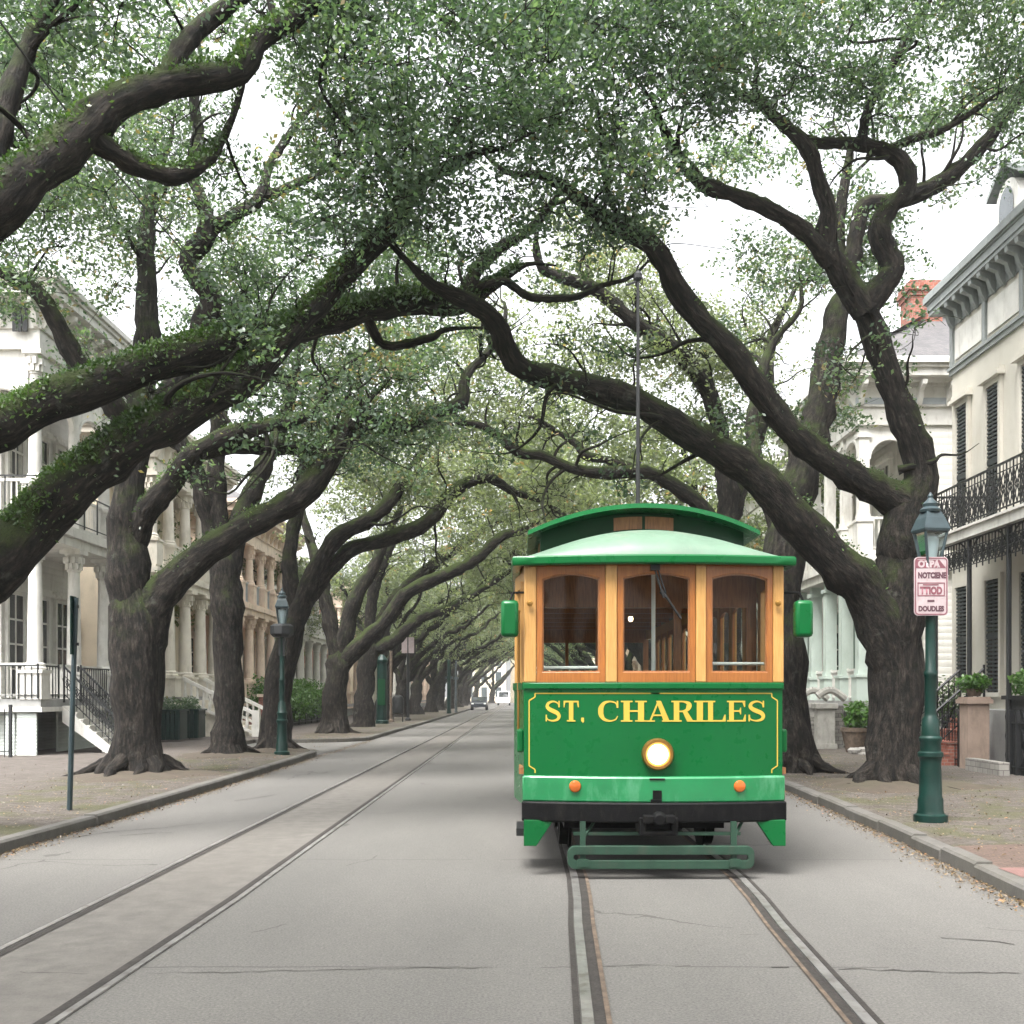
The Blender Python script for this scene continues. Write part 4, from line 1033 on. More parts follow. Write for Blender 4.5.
        MB().box(s*(W0-.03),s*(W0+.03),.28,.42,1.78,2.74).build('post', M['oakpale'], car)
        nwin = 11; pit = (LEN-2.5)/nwin
        for k in range(nwin+1):
            yy = 1.25+k*pit
            MB().box(s*(W1-.07),s*(W1-.005),yy-.06,yy+.06,1.78,2.74).build('post', M['oakpale'], car)
        for k in range(nwin):
            ya, yb = 1.25+k*pit+.06, 1.25+(k+1)*pit-.06; n = 8
            o_ = [(ya,1.79),(yb,1.79)]+[(yb+(ya-yb)*j/n,2.73) for j in range(n+1)]
            i_ = [(ya+.05,1.86),(yb-.05,1.86)]+[(yb-.05+(ya-yb+.1)*j/n,2.62+.05*(1-(2*j/n-1)**2)) for j in range(n+1)]
            f = MB().ring(o_, i_, lambda u,w_:(s*(W1-.03),u,w_), lambda u,w_:(s*(W1-.065),u,w_)).build('window_frame', M['oak'], car)
            MB().add([(s*(W1-.045),u,w_) for u,w_ in i_], [tuple(range(len(i_)))]).build('pane', M['glass'], f)
        # step and grab rail at the entrance, small marker box
        MB().bar((s*(W0+.05),.75,1.2),(s*(W0+.05),.75,2.5),.014).bar((s*(W0+.05),.75,1.2),(s*W0,.75,1.2),.012).bar((s*(W0+.05),.75,2.5),(s*W0,.75,2.5),.012).build('grab_rail', M['bronze'], car)
        MB().box(s*W0,s*(W0+.065),.22,.34,1.13,1.35).build('marker_lamp', M['green'], car, bevel=.02)
        MB().box(s*(W0-.02),s*(W0+.07),.36,.95,.33,.40).box(s*(W0-.02),s*(W0),.36,.95,.40,.66).build('entrance_step', M['black'], car)
    side(-1); side(1)
    # rear bulkhead with three openings
    rb = MB(); yr = LEN-.4
    rb.box(-1.2,1.2,yr,yr+.05,.9,1.75).box(-1.2,1.2,yr,yr+.05,2.66,2.95)
    for x0,x1 in ((-1.2,-1.1),(-.38,-.32),(.32,.38),(1.1,1.2)): rb.box(x0,x1,yr+.002,yr+.052,1.75,2.66)
    rb.build('rear_bulkhead', M['oakdark'], car)
    for x0,x1 in ((-1.1,-.38),(-.32,.32),(.38,1.1)):
        MB().add([(x0,yr+.02,1.75),(x1,yr+.02,1.75),(x1,yr+.02,2.66),(x0,yr+.02,2.66)],[(0,1,2,3)]).build('pane', M['glass'], car)
    # inner bulkhead behind the driver: two windows and a doorway
    ib = MB(); yb_ = 1.35
    ib.box(-1.22,-.36,yb_,yb_+.04,.95,1.88).box(.36,1.22,yb_,yb_+.04,.95,1.55).box(-1.22,1.22,yb_,yb_+.04,2.58,3.05)
    for x0,x1 in ((-1.22,-1.1),(-.45,-.36),(.36,.44),(1.12,1.22)): ib.box(x0,x1,yb_+.002,yb_+.042,1.55,2.58)
    ib.build('inner_bulkhead', M['oakdark'], car)
    MB().box(-1.25,1.25,.2,LEN-.2,.93,.99).build('floor_deck', M['oakdark'], car)
    for k in range(8):
        for s in (-1,1):
            y = 2.2+k*.95
            se = MB().box(s*.35,s*1.18,y,y+.42,1.38,1.45).box(s*.35,s*1.18,y+.40,y+.46,1.45,1.80).box(s*.4,s*.45,y+.1,y+.3,.99,1.38).box(s*1.05,s*1.1,y+.1,y+.3,.99,1.38)
            se.build('seat', M['oakdark'], car, bevel=.015)
    pole = MB()
    for x,y in ((-.28,.9),(.06,.62),(-.12,3.0)): pole.bar((x,y,.99),(x,y,2.95),.02,10)
    pole.build('stanchion', M['white'], car)
    MB().bar((.55,.42,1.97),(1.1,.46,1.97),.016,8).bar((-1.08,.42,1.93),(-.5,.38,1.93),.016,8).build('window_rail', M['white'], car)
    cs = MB().box(-.95,-.6,.45,.75,.99,1.75).lathe([(.13,1.75),(.13,1.80),(.03,1.82)], (-.78,.6,0), 16).bar((-.78,.6,1.8),(-.62,.48,1.92),.015)
    cs.build('controller', M['black'], car)
    for x, y in ((-.24,1.9),(.3,5.2)):
        MB().lathe([(.01,2.69),(.026,2.70),(.034,2.73),(.026,2.76)], (x,y,0), 12).build('ceiling_lamp', M['bulb'], car, smooth=True)
    for k in range(9):          # roof ribs and advertising cards seen through the front windows
        y = 1.9+k; MB().box(-1.2,1.2,y,y+.05,2.86,2.93).build('roof_rib', M['oak'], car)
    # roof: bonnet with arched section, drooping to the front and rear eaves
    def eave(x): return .15*(abs(x)/1.2)**2-.10
    rf = MB(); nx, ny = 28, 40; XW = 1.30; V = []
    for j in range(ny+1):
        s = j/ny; y = LEN*(s if False else (.5-.5*math.cos(math.pi*s)))
        for i in range(nx+1):
            x = -XW+2*XW*i/nx
            ye0 = eave(x); yy = ye0 + (LEN-2*ye0)*(.5-.5*math.cos(math.pi*s))
            d = min(yy-ye0, LEN-ye0-yy); k = min(1, d/1.05); f = math.sqrt(max(0,1-(1-k)**2))
            V.append((x*(1 if 1 else 1), yy, 2.935 + .36*(1-(x/XW)**2)*f))
    F = [(j*(nx+1)+i, j*(nx+1)+i+1, (j+1)*(nx+1)+i+1, (j+1)*(nx+1)+i) for j in range(ny) for i in range(nx)]
    rf.add(V, F); roof = rf.build('roof', M['green_pale'], car, smooth=True)
    rf2 = MB().add([(x,y,z-.03) for x,y,z in V], [tuple(reversed(f)) for f in F]); rf2.build('ceiling_lining', M['oakdark'], roof, smooth=True, recalc=False)
    rim = []
    for k in range(25): x = -XW+2*XW*k/24; rim.append((x, eave(x)-.012))
    loop = rim + [(XW+.012, y) for y in np.linspace(.3,LEN-.3,10)] + [(x, LEN-eave(x)+.012) for x in [XW-2*XW*k/24 for k in range(25)]] + [(-XW-.012, y) for y in np.linspace(LEN-.3,.3,10)]
    e = MB(); n = len(loop); Vv = []
    for i in range(n):
        a = Vector(loop[i-1]); b = Vector(loop[(i+1)%n]); d = (b-a).normalized(); nn = Vector((-d.y,d.x)); p = Vector(loop[i])
        for off, z in ((0,2.865),(-.012,2.88),(-.012,2.935),(0,2.95),(.07,2.95),(.07,2.865)):
            q_ = p+nn*off; Vv.append((q_.x,q_.y,z))
    e.add(Vv, [(6*i+k, 6*i+(k+1)%6, 6*((i+1)%n)+(k+1)%6, 6*((i+1)%n)+k) for i in range(n) for k in range(6)])
    e.build('eave_rim', M['green'], roof, smooth=True)
    # clerestory
    CW, cy0, cy1 = 1.03, .95, LEN-.95
    def cyf(x): return cy0 + .12*(x/CW)**2
    def roofz(x): return 2.935+.36*(1-(x/XW)**2)
    cw = MB(); V = []; n = 20
    for i in range(n+1):
        x = -CW+2*CW*i/n; V += [(x,cyf(x),roofz(x)-.08),(x,cyf(x),3.30+.19*(1-(x/1.15)**2))]
    cw.add(V, [(2*i,2*i+2,2*i+3,2*i+1) for i in range(n)])
    for s in (-1,1):
        cw.add([(s*CW,cyf(CW),roofz(CW)-.08),(s*CW,cy1,roofz(CW)-.08),(s*CW,cy1,3.36),(s*CW,cyf(CW),3.36)],[(0,1,2,3)])
    cw.add([(-CW,cy1,roofz(CW)-.08),(CW,cy1,roofz(CW)-.08),(CW,cy1,3.36),(-CW,cy1,3.36)],[(0,1,2,3)])
    cl_ = cw.build('clerestory', M['green_dark'], car)
    for a,b in ((-.30,-.015),(.015,.30),(-.92,-.55),(.55,.92)):
        P = []
        for x in np.linspace(a,b,6): P.append((x,cyf(x)-.012,roofz(x)+.04))
        for x in np.linspace(b,a,6): P.append((x,cyf(x)-.012,3.27+.19*(1-(x/1.15)**2)))
        MB().add(P,[tuple(range(len(P)))]).build('vent_window', M['oakdark'] if abs(a+b) < .5 else M['green_dark'], cl_)
    for k in range(11):
        for s in (-1,1):
            y = 1.6+k*.78; MB().box(s*CW,s*(CW+.012),y,y+.55,3.10,3.28).build('vent_window', M['oakdark'], cl_)
    ur = MB(); nx, UW = 24, 1.16; V = []; rows = [cy0-.27, cy1+.27]
    def ury(x): return cy0-.27+.22*(abs(x)/UW)**2.2
    for i in range(nx+1):
        x = -UW+2*UW*i/nx; z = 3.315+.235*(1-(x/UW)**2)
        for y,dz in ((ury(x),0),(ury(x)-.006,-.045),(ury(x)+.1,.012),(LEN-ury(x),0.012),(LEN-ury(x),-.045)):
            V.append((x,y,z+dz))
    F = []
    for i in range(nx):
        a, b = 5*i, 5*i+5
        F += [(a+1,b+1,b+0,a+0),(a+0,b+0,b+2,a+2),(a+2,b+2,b+3,a+3),(a+3,b+3,b+4,a+4),(a+4,b+4,b+1,a+1)]
    F += [(0,2,3,4,1),(5*nx+1,5*nx+4,5*nx+3,5*nx+2,5*nx)]
    ur.add(V,F).build('upper_roof', M['green'], car, smooth=True)
    # trolley pole standing on the roof
    tp = MB().bar((.165,3.0,3.5),(.165,3.0,3.64),.09,12).bar((.165,3.0,3.6),(.165,3.0,3.95),.045,10,.03).bar((.165,3.0,3.9),(.165,3.0,6.62),.026,8,.018).lathe([(.03,6.60),(.05,6.63),(.05,6.68),(.02,6.72)],(.165,3.0,0),10).bar((.165,3,6.6),(.02,3,6.55),.014)
    tp.build('trolley_pole', M['black'], car)
    # mirrors
    for s, x in ((-1,-1.335),(1,1.385)):
        m = MB(); P = []
        m.add(*sum_box(x, .10, 2.375, .082, .075, .17))
        mo = m.build('mirror', M['green'], car, smooth=True, bevel=.035)
        MB().box(x-.055,x+.055,.178,.184,2.24,2.51).build('mirror_glass', M['chrome'], mo)
        MB().bar((x,.1,2.54),(x-s*.03,.12,2.62),.011).bar((x-s*.03,.12,2.62),(s*1.15,.2,2.63),.011).build('bracket', M['blackwear'], mo)
    for s in (-1,1): MB().lathe([(.025,.10),(.03,.085),(.012,.08)],(s*1.15,0,2.52),10,'y').build('number_hook', M['bronze'], car)
    return car
def sum_box(x, y, z, hx, hy, hz):
    m = MB().box(x-hx,x+hx,y-hy,y+hy,z-hz,z+hz); return m.v, m.f
streetcar()

# ------------------------------------------------------------------ lamps, sign, poles, wires
def street_lamp(loc, label, h, basket=False, lean=0):
    o = empty('street_lamp', loc); tag(o, label, 'street lamp', 'old street lamps on the pavement')
    s = h/4.35
    prof = [(.20,0),(.20,.09),(.165,.11),(.15,.16),(.15,.30),(.135,.34),(.125,.80),(.135,.86),(.15,.88),(.15,.93),(.125,.95),(.12,1.06),(.135,1.09),(.135,1.13),(.11,1.16),(.10,1.38),(.075,1.42),(.07,1.46),(.07,1.95),(.08,1.97),(.08,2.02),(.062,2.05),(.058,3.10),(.07,3.12),(.07,3.16),(.05,3.20)]
    MB().lathe([(r,z*s) for r,z in prof], n=16).build('post', M['lampgreen'], o, smooth=True)
    z0, z1 = 3.30*s, 3.92*s; n = 4; rot = math.pi/4+.15
    lan = MB()
    lan.lathe([(.045,3.18*s),(.06,3.22*s),(.11,z0)], n=8)
    b0, b1 = .08, .20
    cor = lambda r, z, k: (r*math.cos(rot+k*math.pi/2), r*math.sin(rot+k*math.pi/2), z)
    for k in range(4):
        lan.bar(cor(b0,z0,k), cor(b1,z1,k), .018, 6); lan.bar(cor(b1,z1,k), cor(b1,z1,k+1), .022, 6); lan.bar(cor(b0,z0,k), cor(b0,z0,k+1), .018, 6)
        lan.bar(cor(.06,3.2*s,k), cor(b0,z0,k), .012, 5)
    L_ = lan.build('lantern', M['lampiron'], o)
    cp = MB().lathe([(.232,z1),(.237,z1+.02),(.175,z1+.17*s),(.125,z1+.26*s)], n=4, rot=rot).build('cap', M['lampiron'], L_)
    MB().lathe([(.12,z1+.255*s),(.13,z1+.29*s),(.085,z1+.33*s),(.095,z1+.37*s),(.05,z1+.42*s),(.03,z1+.45*s),(.035,z1+.48*s),(.004,z1+.53*s)], n=14).build('finial', M['lampiron'], L_, smooth=True)
    for k in range(4):
        g = MB().add([cor(b0-.004,z0,k),cor(b0-.004,z0,k+1),cor(b1-.006,z1,k+1),cor(b1-.006,z1,k)],[(0,1,2,3)]); g.build('pane', M['lampglass'], L_)
    MB().lathe([(.05,z0+.02),(.055,z0+.1),(.09,z0+.35),(.10,z1-.08),(.04,z1-.02)], n=12).build('mantle', M['lampin'], L_, smooth=True)
    return o
street_lamp((5.0,13.4,.13), 'green lamp post with clear lantern on the right pavement, carrying a parking sign', 3.92)
lmp = street_lamp((-6.1,28.2,.13), 'slim green lamp post with lantern standing before a leaning oak on the left', 4.2)
MB().lathe([(.22,3.02),(.30,3.1),(.30,3.3),(.22,3.36)], n=9).box(-.08,.08,-.05,.05,2.55,3.0).build('bracket', M['black'], lmp)
# parking sign fixed to the lamp post
sg = empty('parking_sign', (4.97,13.31,2.63)); tag(sg, 'white and red parking sign fixed to the right lamp post below its lantern', 'sign')
def rrect(hx, hz, r, n=5):
    P = []
    for cx, cz, a0 in ((hx-r,hz-r,0),(-hx+r,hz-r,90),(-hx+r,-hz+r,180),(hx-r,-hz+r,270)):
        for k in range(n+1): P.append((cx+r*math.cos(R(a0+90*k/n)), cz+r*math.sin(R(a0+90*k/n))))
    return P
pl_ = MB().prism([(u, w+.355) for u,w in rrect(.205,.355,.05)], 1, -.012, 0).build('plate', M['signface'], sg)
MB().ring([(u,w+.355) for u,w in rrect(.195,.345,.045)],[(u,w+.355) for u,w in rrect(.183,.333,.035)],lambda u,w:(u,-.016,w),lambda u,w:(u,-.0125,w)).build('border', M['signred'], pl_)
def text_mesh(body, size, x, y, z, mat, parent, name='lettering', wid=None, ext=.0):
    cu = bpy.data.curves.new(name,'FONT'); cu.body = body; cu.size = size; cu.align_x = 'CENTER'; cu.extrude = ext; cu.resolution_u = 3; cu.offset = .006*size/.1
    tmp = bpy.data.objects.new('tmp_text', cu); COL.objects.link(tmp); dg = bpy.context.evaluated_depsgraph_get()
    me = bpy.data.meshes.new_from_object(tmp.evaluated_get(dg)); bpy.data.objects.remove(tmp); bpy.data.curves.remove(cu)
    n = len(me.vertices); co = np.empty(n*3,np.float32); me.vertices.foreach_get('co',co); co = co.reshape(-1,3)
    if wid: co[:,0] *= wid/max(1e-6,(co[:,0].max()-co[:,0].min()))
    q = np.stack([co[:,0]+x, np.full(n,y)-co[:,2], co[:,1]+z],1); me.vertices.foreach_set('co', q.astype(np.float32).ravel()); me.update()
    me.materials.clear(); me.materials.append(mat); o = bpy.data.objects.new(name, me); return link(o, parent)
rb_ = MB().box(-.185,-.035,-.0145,-.0125,.575,.675).box(-.02,.07,-.0145,-.0125,.575,.675).prism([(.08,.675),(.10,.675),(.18,.575),(.08,.575)],1,-.0145,-.0125); rb_.build('red_block', M['signred'], pl_)
text_mesh('OTPA', .11, -.03, -.017, .587, M['signface'], pl_, wid=.27)
text_mesh('NOTCIENE', .095, .01, -.0145, .455, M['signblack'], pl_, wid=.34)
MB().ring([(-.165,.40),(.165,.40),(.165,.235),(-.165,.235)],[(-.153,.388),(.153,.388),(.153,.247),(-.153,.247)],lambda u,w:(u,-.0145,w),lambda u,w:(u,-.0125,w)).box(-.10,.09,-.0145,-.0125,.365,.38).build('red_frame', M['signred'], pl_)
text_mesh('TTIOD', .12, 0, -.015, .262, M['signred'], pl_, wid=.27)
MB().box(-.045,.04,-.0145,-.0125,.165,.19).build('dash', M['signblack'], pl_)
text_mesh('DOUDLES', .085, 0, -.0145, .055, M['signblack'], pl_, wid=.31)

# sign post at the left, its blade seen edge on
sp_ = empty('sign_post', (-6.02,14.7,.13)); tag(sp_, 'thin dark sign post by the left kerb, its blade seen edge on', 'sign post')
MB().bar((0,0,0),(.05,0,1.75),.036,8,.034).bar((.05,0,1.75),(.09,0,2.84),.034,8,.03).build('pole', M['lampiron'], sp_)
MB().box(.045,.062,-.10,.08,2.08,2.86).build('blade', M['lampgreen'], sp_, bevel=.004)
MB().box(.03,.12,-.02,.02,2.2,2.24).box(.03,.12,-.02,.02,2.7,2.74).build('clamp', M['black'], sp_)

# overhead wires
def wire(name, label, pts, r=.012, group=None):
    mb = MB(); S = catmull([(*p, r) for p in pts], .8)
    for a, b in zip(S[:-1], S[1:]): mb.bar(a[:3], b[:3], r, 5)
    return tag(mb.build(name, M['wire']), label, 'wire', group)
wire('span_wire', 'black wire slanting down through the branches from the top left corner', [at(-120,-140,10.5), at(0,22,11.0), at(75,122,12.5), at(160,225,15.5), at(245,322,18.5)], .011)
wire('span_wire', 'thin sagging wire behind the big limbs, dropping towards the left houses', [at(100,130,17), at(170,230,19), at(215,290,20.5), at(250,330,22)], .010)

# far things on the left pavement
def post_sign(x, D, h, label, r=.05, plate=None, wide=None, mat='lampiron'):
    p = P3(x, D); o = empty('signpost', p); tag(o, label, 'sign post')
    MB().lathe([(r*2,0),(r*2,.12),(r,.2),(r,h)], n=10).build('pole', M[mat], o)
    if plate: MB().box(-plate[0]/2,plate[0]/2,-.08,-.05,h-plate[1],h).build('plate', M[plate[2]], o)
    return o
gk = empty('kiosk_column', P3(382,59)); tag(gk, 'tall narrow dark green column on the left pavement beside a distant oak', 'column')
MB().lathe([(.36,0),(.36,.15),(.30,.2),(.28,3.2),(.33,3.3),(.33,3.42),(.1,3.7)], n=10).build('shaft', M['lampgreen'], gk)
MB().box(-.2,.2,-.31,-.26,1.0,2.4).build('door', M['green_dark'], gk)
post_sign(408,66,5.0,'black post with a square pale sign at its top far along the left pavement', .09, (.75,.95,'signface'), mat='black')
post_sign(391,62,4.0,'rusty brown pole just right of the green column on the left pavement', .08, mat='rust')
ub = empty('litter_bin', P3(398,63)); tag(ub, 'dark round-topped bin on legs on the far left pavement', 'bin')
MB().lathe([(.25,.45),(.33,.5),(.33,1.3),(.28,1.45),(.1,1.55)], n=14).build('drum', M['black'], ub, smooth=True)
MB().box(-.3,-.24,-.03,.03,0,.6).box(.24,.3,-.03,.03,0,.6).build('leg', M['black'], ub)
for x, D, m, w, lb in ((449,92,'lampgreen',.36,'pale green pole beside a dark trunk far along the left kerb'),(456,96,'paneblue',.25,'bluish grey pole far along the left kerb')):
    o = empty('utility_pole', P3(x,D)); tag(o, lb, 'pole'); MB().lathe([(w*.6,0),(w*.5,.3),(w*.45,4.4),(w*.2,4.6)], n=10).build('shaft', M[m], o); MB().box(-w*.8,w*.8,-.1,.1,2.9,3.1).build('band', M['lampiron'], o)
# ------------------------------------------------------------------ houses
W = dict(pier=paint('pier_stucco', (.30,.225,.18), .85, .2, 3, dirt_or_sheen=(.18,.14,.11), bumpy=.2), pedestal=paint('weathered_stone', (.33,.32,.29), .85, .2, 4, dirt_or_sheen=(.2,.19,.17), bumpy=.2),
    white=siding('white_boards', (.60,.585,.54), .19, dirt_or_sheen=(.3,.29,.25)), whitetrim=paint('white_trim', (.64,.625,.585), .55, .14, 2.5, dirt_or_sheen=(.42,.40,.36)),
    cream=paint('cream_stucco', (.64,.56,.43), .75, .12, 1.2, dirt_or_sheen=(.4,.36,.28)), creamtrim=paint('cream_trim', (.64,.60,.52), .6, .12, 2, dirt_or_sheen=(.4,.37,.3)),
    peach=paint('peach_stucco', (.66,.45,.33), .75, .15, 1.5, dirt_or_sheen=(.42,.27,.18)), peachtrim=paint('peach_trim', (.70,.56,.45), .6, .15, 2, dirt_or_sheen=(.4,.3,.22)),
    pinkw=paint('pink_stucco', (.52,.30,.25), .75, .15, 1.5, dirt_or_sheen=(.4,.23,.19)), greyblue=paint('grey_blue_trim', (.36,.39,.41), .6, .2, 2),
    palesage=paint('pale_sage_columns', (.46,.53,.48), .6, .12, 1.5, dirt_or_sheen=(.36,.42,.37)), sage=paint('sage_paint', (.27,.36,.31), .6, .15, 1.5), greytrim=paint('grey_green_trim', (.235,.255,.25), .55, .15, 2.5, dirt_or_sheen=(.16,.17,.165)),
    stucco=paint('pale_stucco', (.52,.495,.435), .8, .08, .9, dirt_or_sheen=(.44,.41,.35), bumpy=.15), stone=bricks('stone_base', (.34,.33,.30),(.26,.25,.23),(.14,.13,.12),2.2),
    deck=paint('porch_deck', (.30,.30,.29), .7, .2, 2), ceil=paint('porch_ceiling', (.42,.45,.42), .7, .1, 2), darkdoor=paint('dark_door', (.05,.055,.05), .5, .3, 3),
    dark=paint('deep_opening', (.03,.03,.03), .9, .3, 2), lattice=siding('louvred_base', (.42,.45,.42), .09), brownroof=bricks('brown_slate', (.24,.2,.175),(.31,.27,.24),(.12,.1,.09),5.0),
    redroof=paint('red_roof_edge', (.33,.11,.085), .7, .25, 3),
)
class House:
    """a = along the street away from the viewer, o = out towards the street, z up; all from the near street corner"""
    def __init__(s, name, label, X, D, side, cat='house', group=None):
        s.o = empty(name, (X, D, 0)); tag(s.o, label, cat, group); s.s = side
    def box(s, mb, a0, a1, o0, o1, z0, z1): return mb.box(s.s*o0, s.s*o1, a0, a1, z0, z1)
    def pt(s, a, o, z): return (s.s*o, a, z)
    def part(s, name, mat, boxes, parent=None, bevel=0):
        mb = MB()
        for b in boxes: s.box(mb, *b)
        return mb.build(name, mat, parent or s.o, bevel=bevel)
    def column(s, a, o, z0, z1, r=.2, mat='whitetrim', plinth=.75, ornate=True, square=False):
        mb = MB(); c = (s.s*o, a, 0)
        if plinth: mb.box(c[0]-r*1.5, c[0]+r*1.5, a-r*1.5, a+r*1.5, z0, z0+plinth-.08).box(c[0]-r*1.7, c[0]+r*1.7, a-r*1.7, a+r*1.7, z0+plinth-.08, z0+plinth)
        zb = z0+plinth; h = z1-zb
        if square: mb.box(c[0]-r,c[0]+r,a-r,a+r,zb,z1-.3).box(c[0]-r*1.3,c[0]+r*1.3,a-r*1.3,a+r*1.3,z1-.34,z1-.22).box(c[0]-r*1.15,c[0]+r*1.15,a-r*1.15,a+r*1.15,zb,zb+.15).box(c[0]-r*.9,c[0]+r*.9,a-r*.9,a+r*.9,z1-.22,z1)
        else:
            mb.lathe([(r*1.45,zb),(r*1.5,zb+.06),(r*1.3,zb+.1),(r*1.35,zb+.15),(r*1.05,zb+.2),(r,zb+h*.3),(r*.84,z1-.62),(r*1.0,z1-.6),(r*.95,z1-.56),(r*.9,z1-.5),(r*1.25,z1-.16),(r*1.4,z1-.12)], c, 14)
            mb.box(c[0]-r*1.55,c[0]+r*1.55,a-r*1.55,a+r*1.55,z1-.12,z1)
            if ornate:
                for row,(zz,rr) in enumerate(((z1-.47,r*1.02),(z1-.30,r*1.22))):
                    for k in range(8):
                        t = 2*math.pi*(k+.5*row)/8; mb.box(c[0]+rr*math.cos(t)-.045,c[0]+rr*math.cos(t)+.045,a+rr*math.sin(t)-.045,a+rr*math.sin(t)+.045,zz-.07,zz+.10)
        return mb.build('column', W[mat], s.o, smooth=not square)
    def window(s, a, o, z0, z1, w, face='street', trim='whitetrim', hood=True, shut=False, pane='pane', curtain=False, mun=(2,2), louver=False):
        """framed sash on the street wall (face street, at o) or the near end wall (face end, at a)"""
        def bx(mb, u0,u1,d0,d1,za,zb):
            if face == 'street': return s.box(mb, a+u0, a+u1, o+d0, o+d1, za, zb)
            return s.box(mb, a-d1, a-d0, o+u0, o+u1, za, zb)
        f = MB(); t = .12
        bx(f,-w/2-t,-w/2,.003,.09,z0-.02,z1+t); bx(f,w/2,w/2+t,.003,.09,z0-.02,z1+t); bx(f,-w/2,w/2,.003,.088,z1,z1+t)
        bx(f,-w/2-t-.05,w/2+t+.05,.003,.15,z0-.12,z0-.02)
        if hood: bx(f,-w/2-t-.10,w/2+t+.10,.003,.20,z1+t,z1+t+.09); bx(f,-w/2-t-.05,w/2+t+.05,.003,.13,z1+t+.09,z1+t+.2)
        wd = f.build('window', W[trim], s.o)
        p = MB(); bx(p,-w/2,w/2,.004,.02,z0-.02,z1); p.build('pane', M[pane], wd)
        m = MB()
        nx, nz = mun
        for k in range(1,nx): u = -w/2+w*k/nx; bx(m,u-.02,u+.02,.021,.05,z0-.02,z1)
        for k in range(1,nz): z = z0+(z1-z0)*k/nz; bx(m,-w/2,w/2,.0215,.055,z-.025,z+.025)
        if louver:
            n = int((z1-z0)/.09)
            for k in range(n):
                z = z0+(k+.5)*(z1-z0)/n; bx(m,-w/2+.03,w/2-.03,.022,.06,z-.03,z+.018)
        m.build('sash', M['shutter'] if louver else W[trim], wd)
        if curtain: c = MB(); bx(c,-w/2+.02,-w*.2,.0205,.0208,z0,z1); bx(c,w*.2,w/2-.02,.0205,.0208,z0,z1); c.build('curtain', M['curtain'], wd)
        if shut:
            for sg_ in (-1,1):
                c = MB(); u0 = sg_*(w/2+t+.02); u1 = u0+sg_*w*.48; bx(c,u0,u1,.003,.05,z0,z1)
                n = int((z1-z0)/.12)
                for k in range(n): z = z0+(k+.5)*(z1-z0)/n; bx(c,u0+sg_*.05,u1-sg_*.05,.05,.07,z-.03,z+.02)
                c.build('shutter', M['shutter'], wd)
        return wd
    def door(s, a, o, z0, z1, w, trim='whitetrim', mat=None):
        f = MB(); t = .16
        s.box(f,a-w/2-t,a-w/2,o+.003,o+.12,z0,z1+t); s.box(f,a+w/2,a+w/2+t,o+.003,o+.12,z0,z1+t); s.box(f,a-w/2,a+w/2,o+.003,o+.118,z1,z1+t); s.box(f,a-w/2-t-.1,a+w/2+t+.1,o+.003,o+.22,z1+t,z1+t+.12)
        d = f.build('door', W[trim], s.o); p = MB(); s.box(p,a-w/2,a+w/2,o+.004,o+.04,z0,z1-.5)
        for z in (z0+.3,z0+1.15): s.box(p,a-w*.35,a-.05,o+.04,o+.055,z,z+.7); s.box(p,a+.05,a+w*.35,o+.04,o+.055,z,z+.7)
        p.build('leaf', mat or W['darkdoor'], d); g = MB(); s.box(g,a-w/2,a+w/2,o+.004,o+.02,z1-.5,z1); g.build('transom', M['pane'], d)
        k = MB(); s.box(k,a+w*.38,a+w*.44,o+.04,o+.09,z0+1.0,z0+1.06); k.build('handle', M['bronze'], d)
        return d
    def rail(s, runs, z0, z1, mat, name='railing', pit=.13, bw=.03, lattice=False, topw=.05):
        """runs: list of (a0,o0,a1,o1)"""
        mb = MB()
        for a0,o0,a1,o1 in runs:
            p, q = Vector(s.pt(a0,o0,0)), Vector(s.pt(a1,o1,0)); Ln = (q-p).length; n = max(1,int(Ln/pit))
            for z, r in ((z1,topw),(z0+.09,topw*.7)): mb.bar(p+Vector((0,0,z)), q+Vector((0,0,z)), r, 4)
            if lattice:
                mb.bar(p+Vector((0,0,z1-.16)), q+Vector((0,0,z1-.16)), .014, 4); m = max(1,int(Ln/.30))
                for k in range(m):
                    c0 = p.lerp(q,k/m); c1 = p.lerp(q,(k+1)/m); mid = c0.lerp(c1,.5); hz = (z0+.1+z1-.16)/2
                    V = lambda v, z: Vector((v.x,v.y,z))
                    for A_,B_ in ((V(c0,hz),V(mid,z1-.16)),(V(mid,z1-.16),V(c1,hz)),(V(c0,hz),V(mid,z0+.1)),(V(mid,z0+.1),V(c1,hz)),(V(c0,z0+.1),V(c1,z1-.16)),(V(c0,z1-.16),V(c1,z0+.1))): mb.bar(A_,B_,.012,4)
                    for kk in range(6):
                        t0, t1 = 2*math.pi*kk/6, 2*math.pi*(kk+1)/6; d = (q-p).normalized()*.085
                        mb.bar(V(mid,hz+.085*math.sin(t0))+d*math.cos(t0), V(mid,hz+.085*math.sin(t1))+d*math.cos(t1), .013, 4)
                    mb.bar(V(c0,z0),V(c0,z1),.016,4); mb.bar(V(mid,z1-.16),V(mid,z1),.010,4)
            else:
                for k in range(n+1):
                    c = p.lerp(q,k/n); r = bw*(2.0 if k in (0,n) else 1); mb.box(c.x-r/2,c.x+r/2,c.y-r/2,c.y+r/2,z0,z1+(.06 if k in (0,n) else 0))
        return mb.build(name, mat, s.o)
    def cornice(s, a0, a1, o0, o1, z, steps, mat, name='cornice'):
        """stepped moulding round a rectangle; steps: (projection, height)"""
        mb = MB(); zz = z
        for pr, h in steps: s.box(mb, a0-pr, a1+pr, o0-pr, o1+pr, zz+.001, zz+h); zz += h
        mb.build(name, mat, s.o); return zz
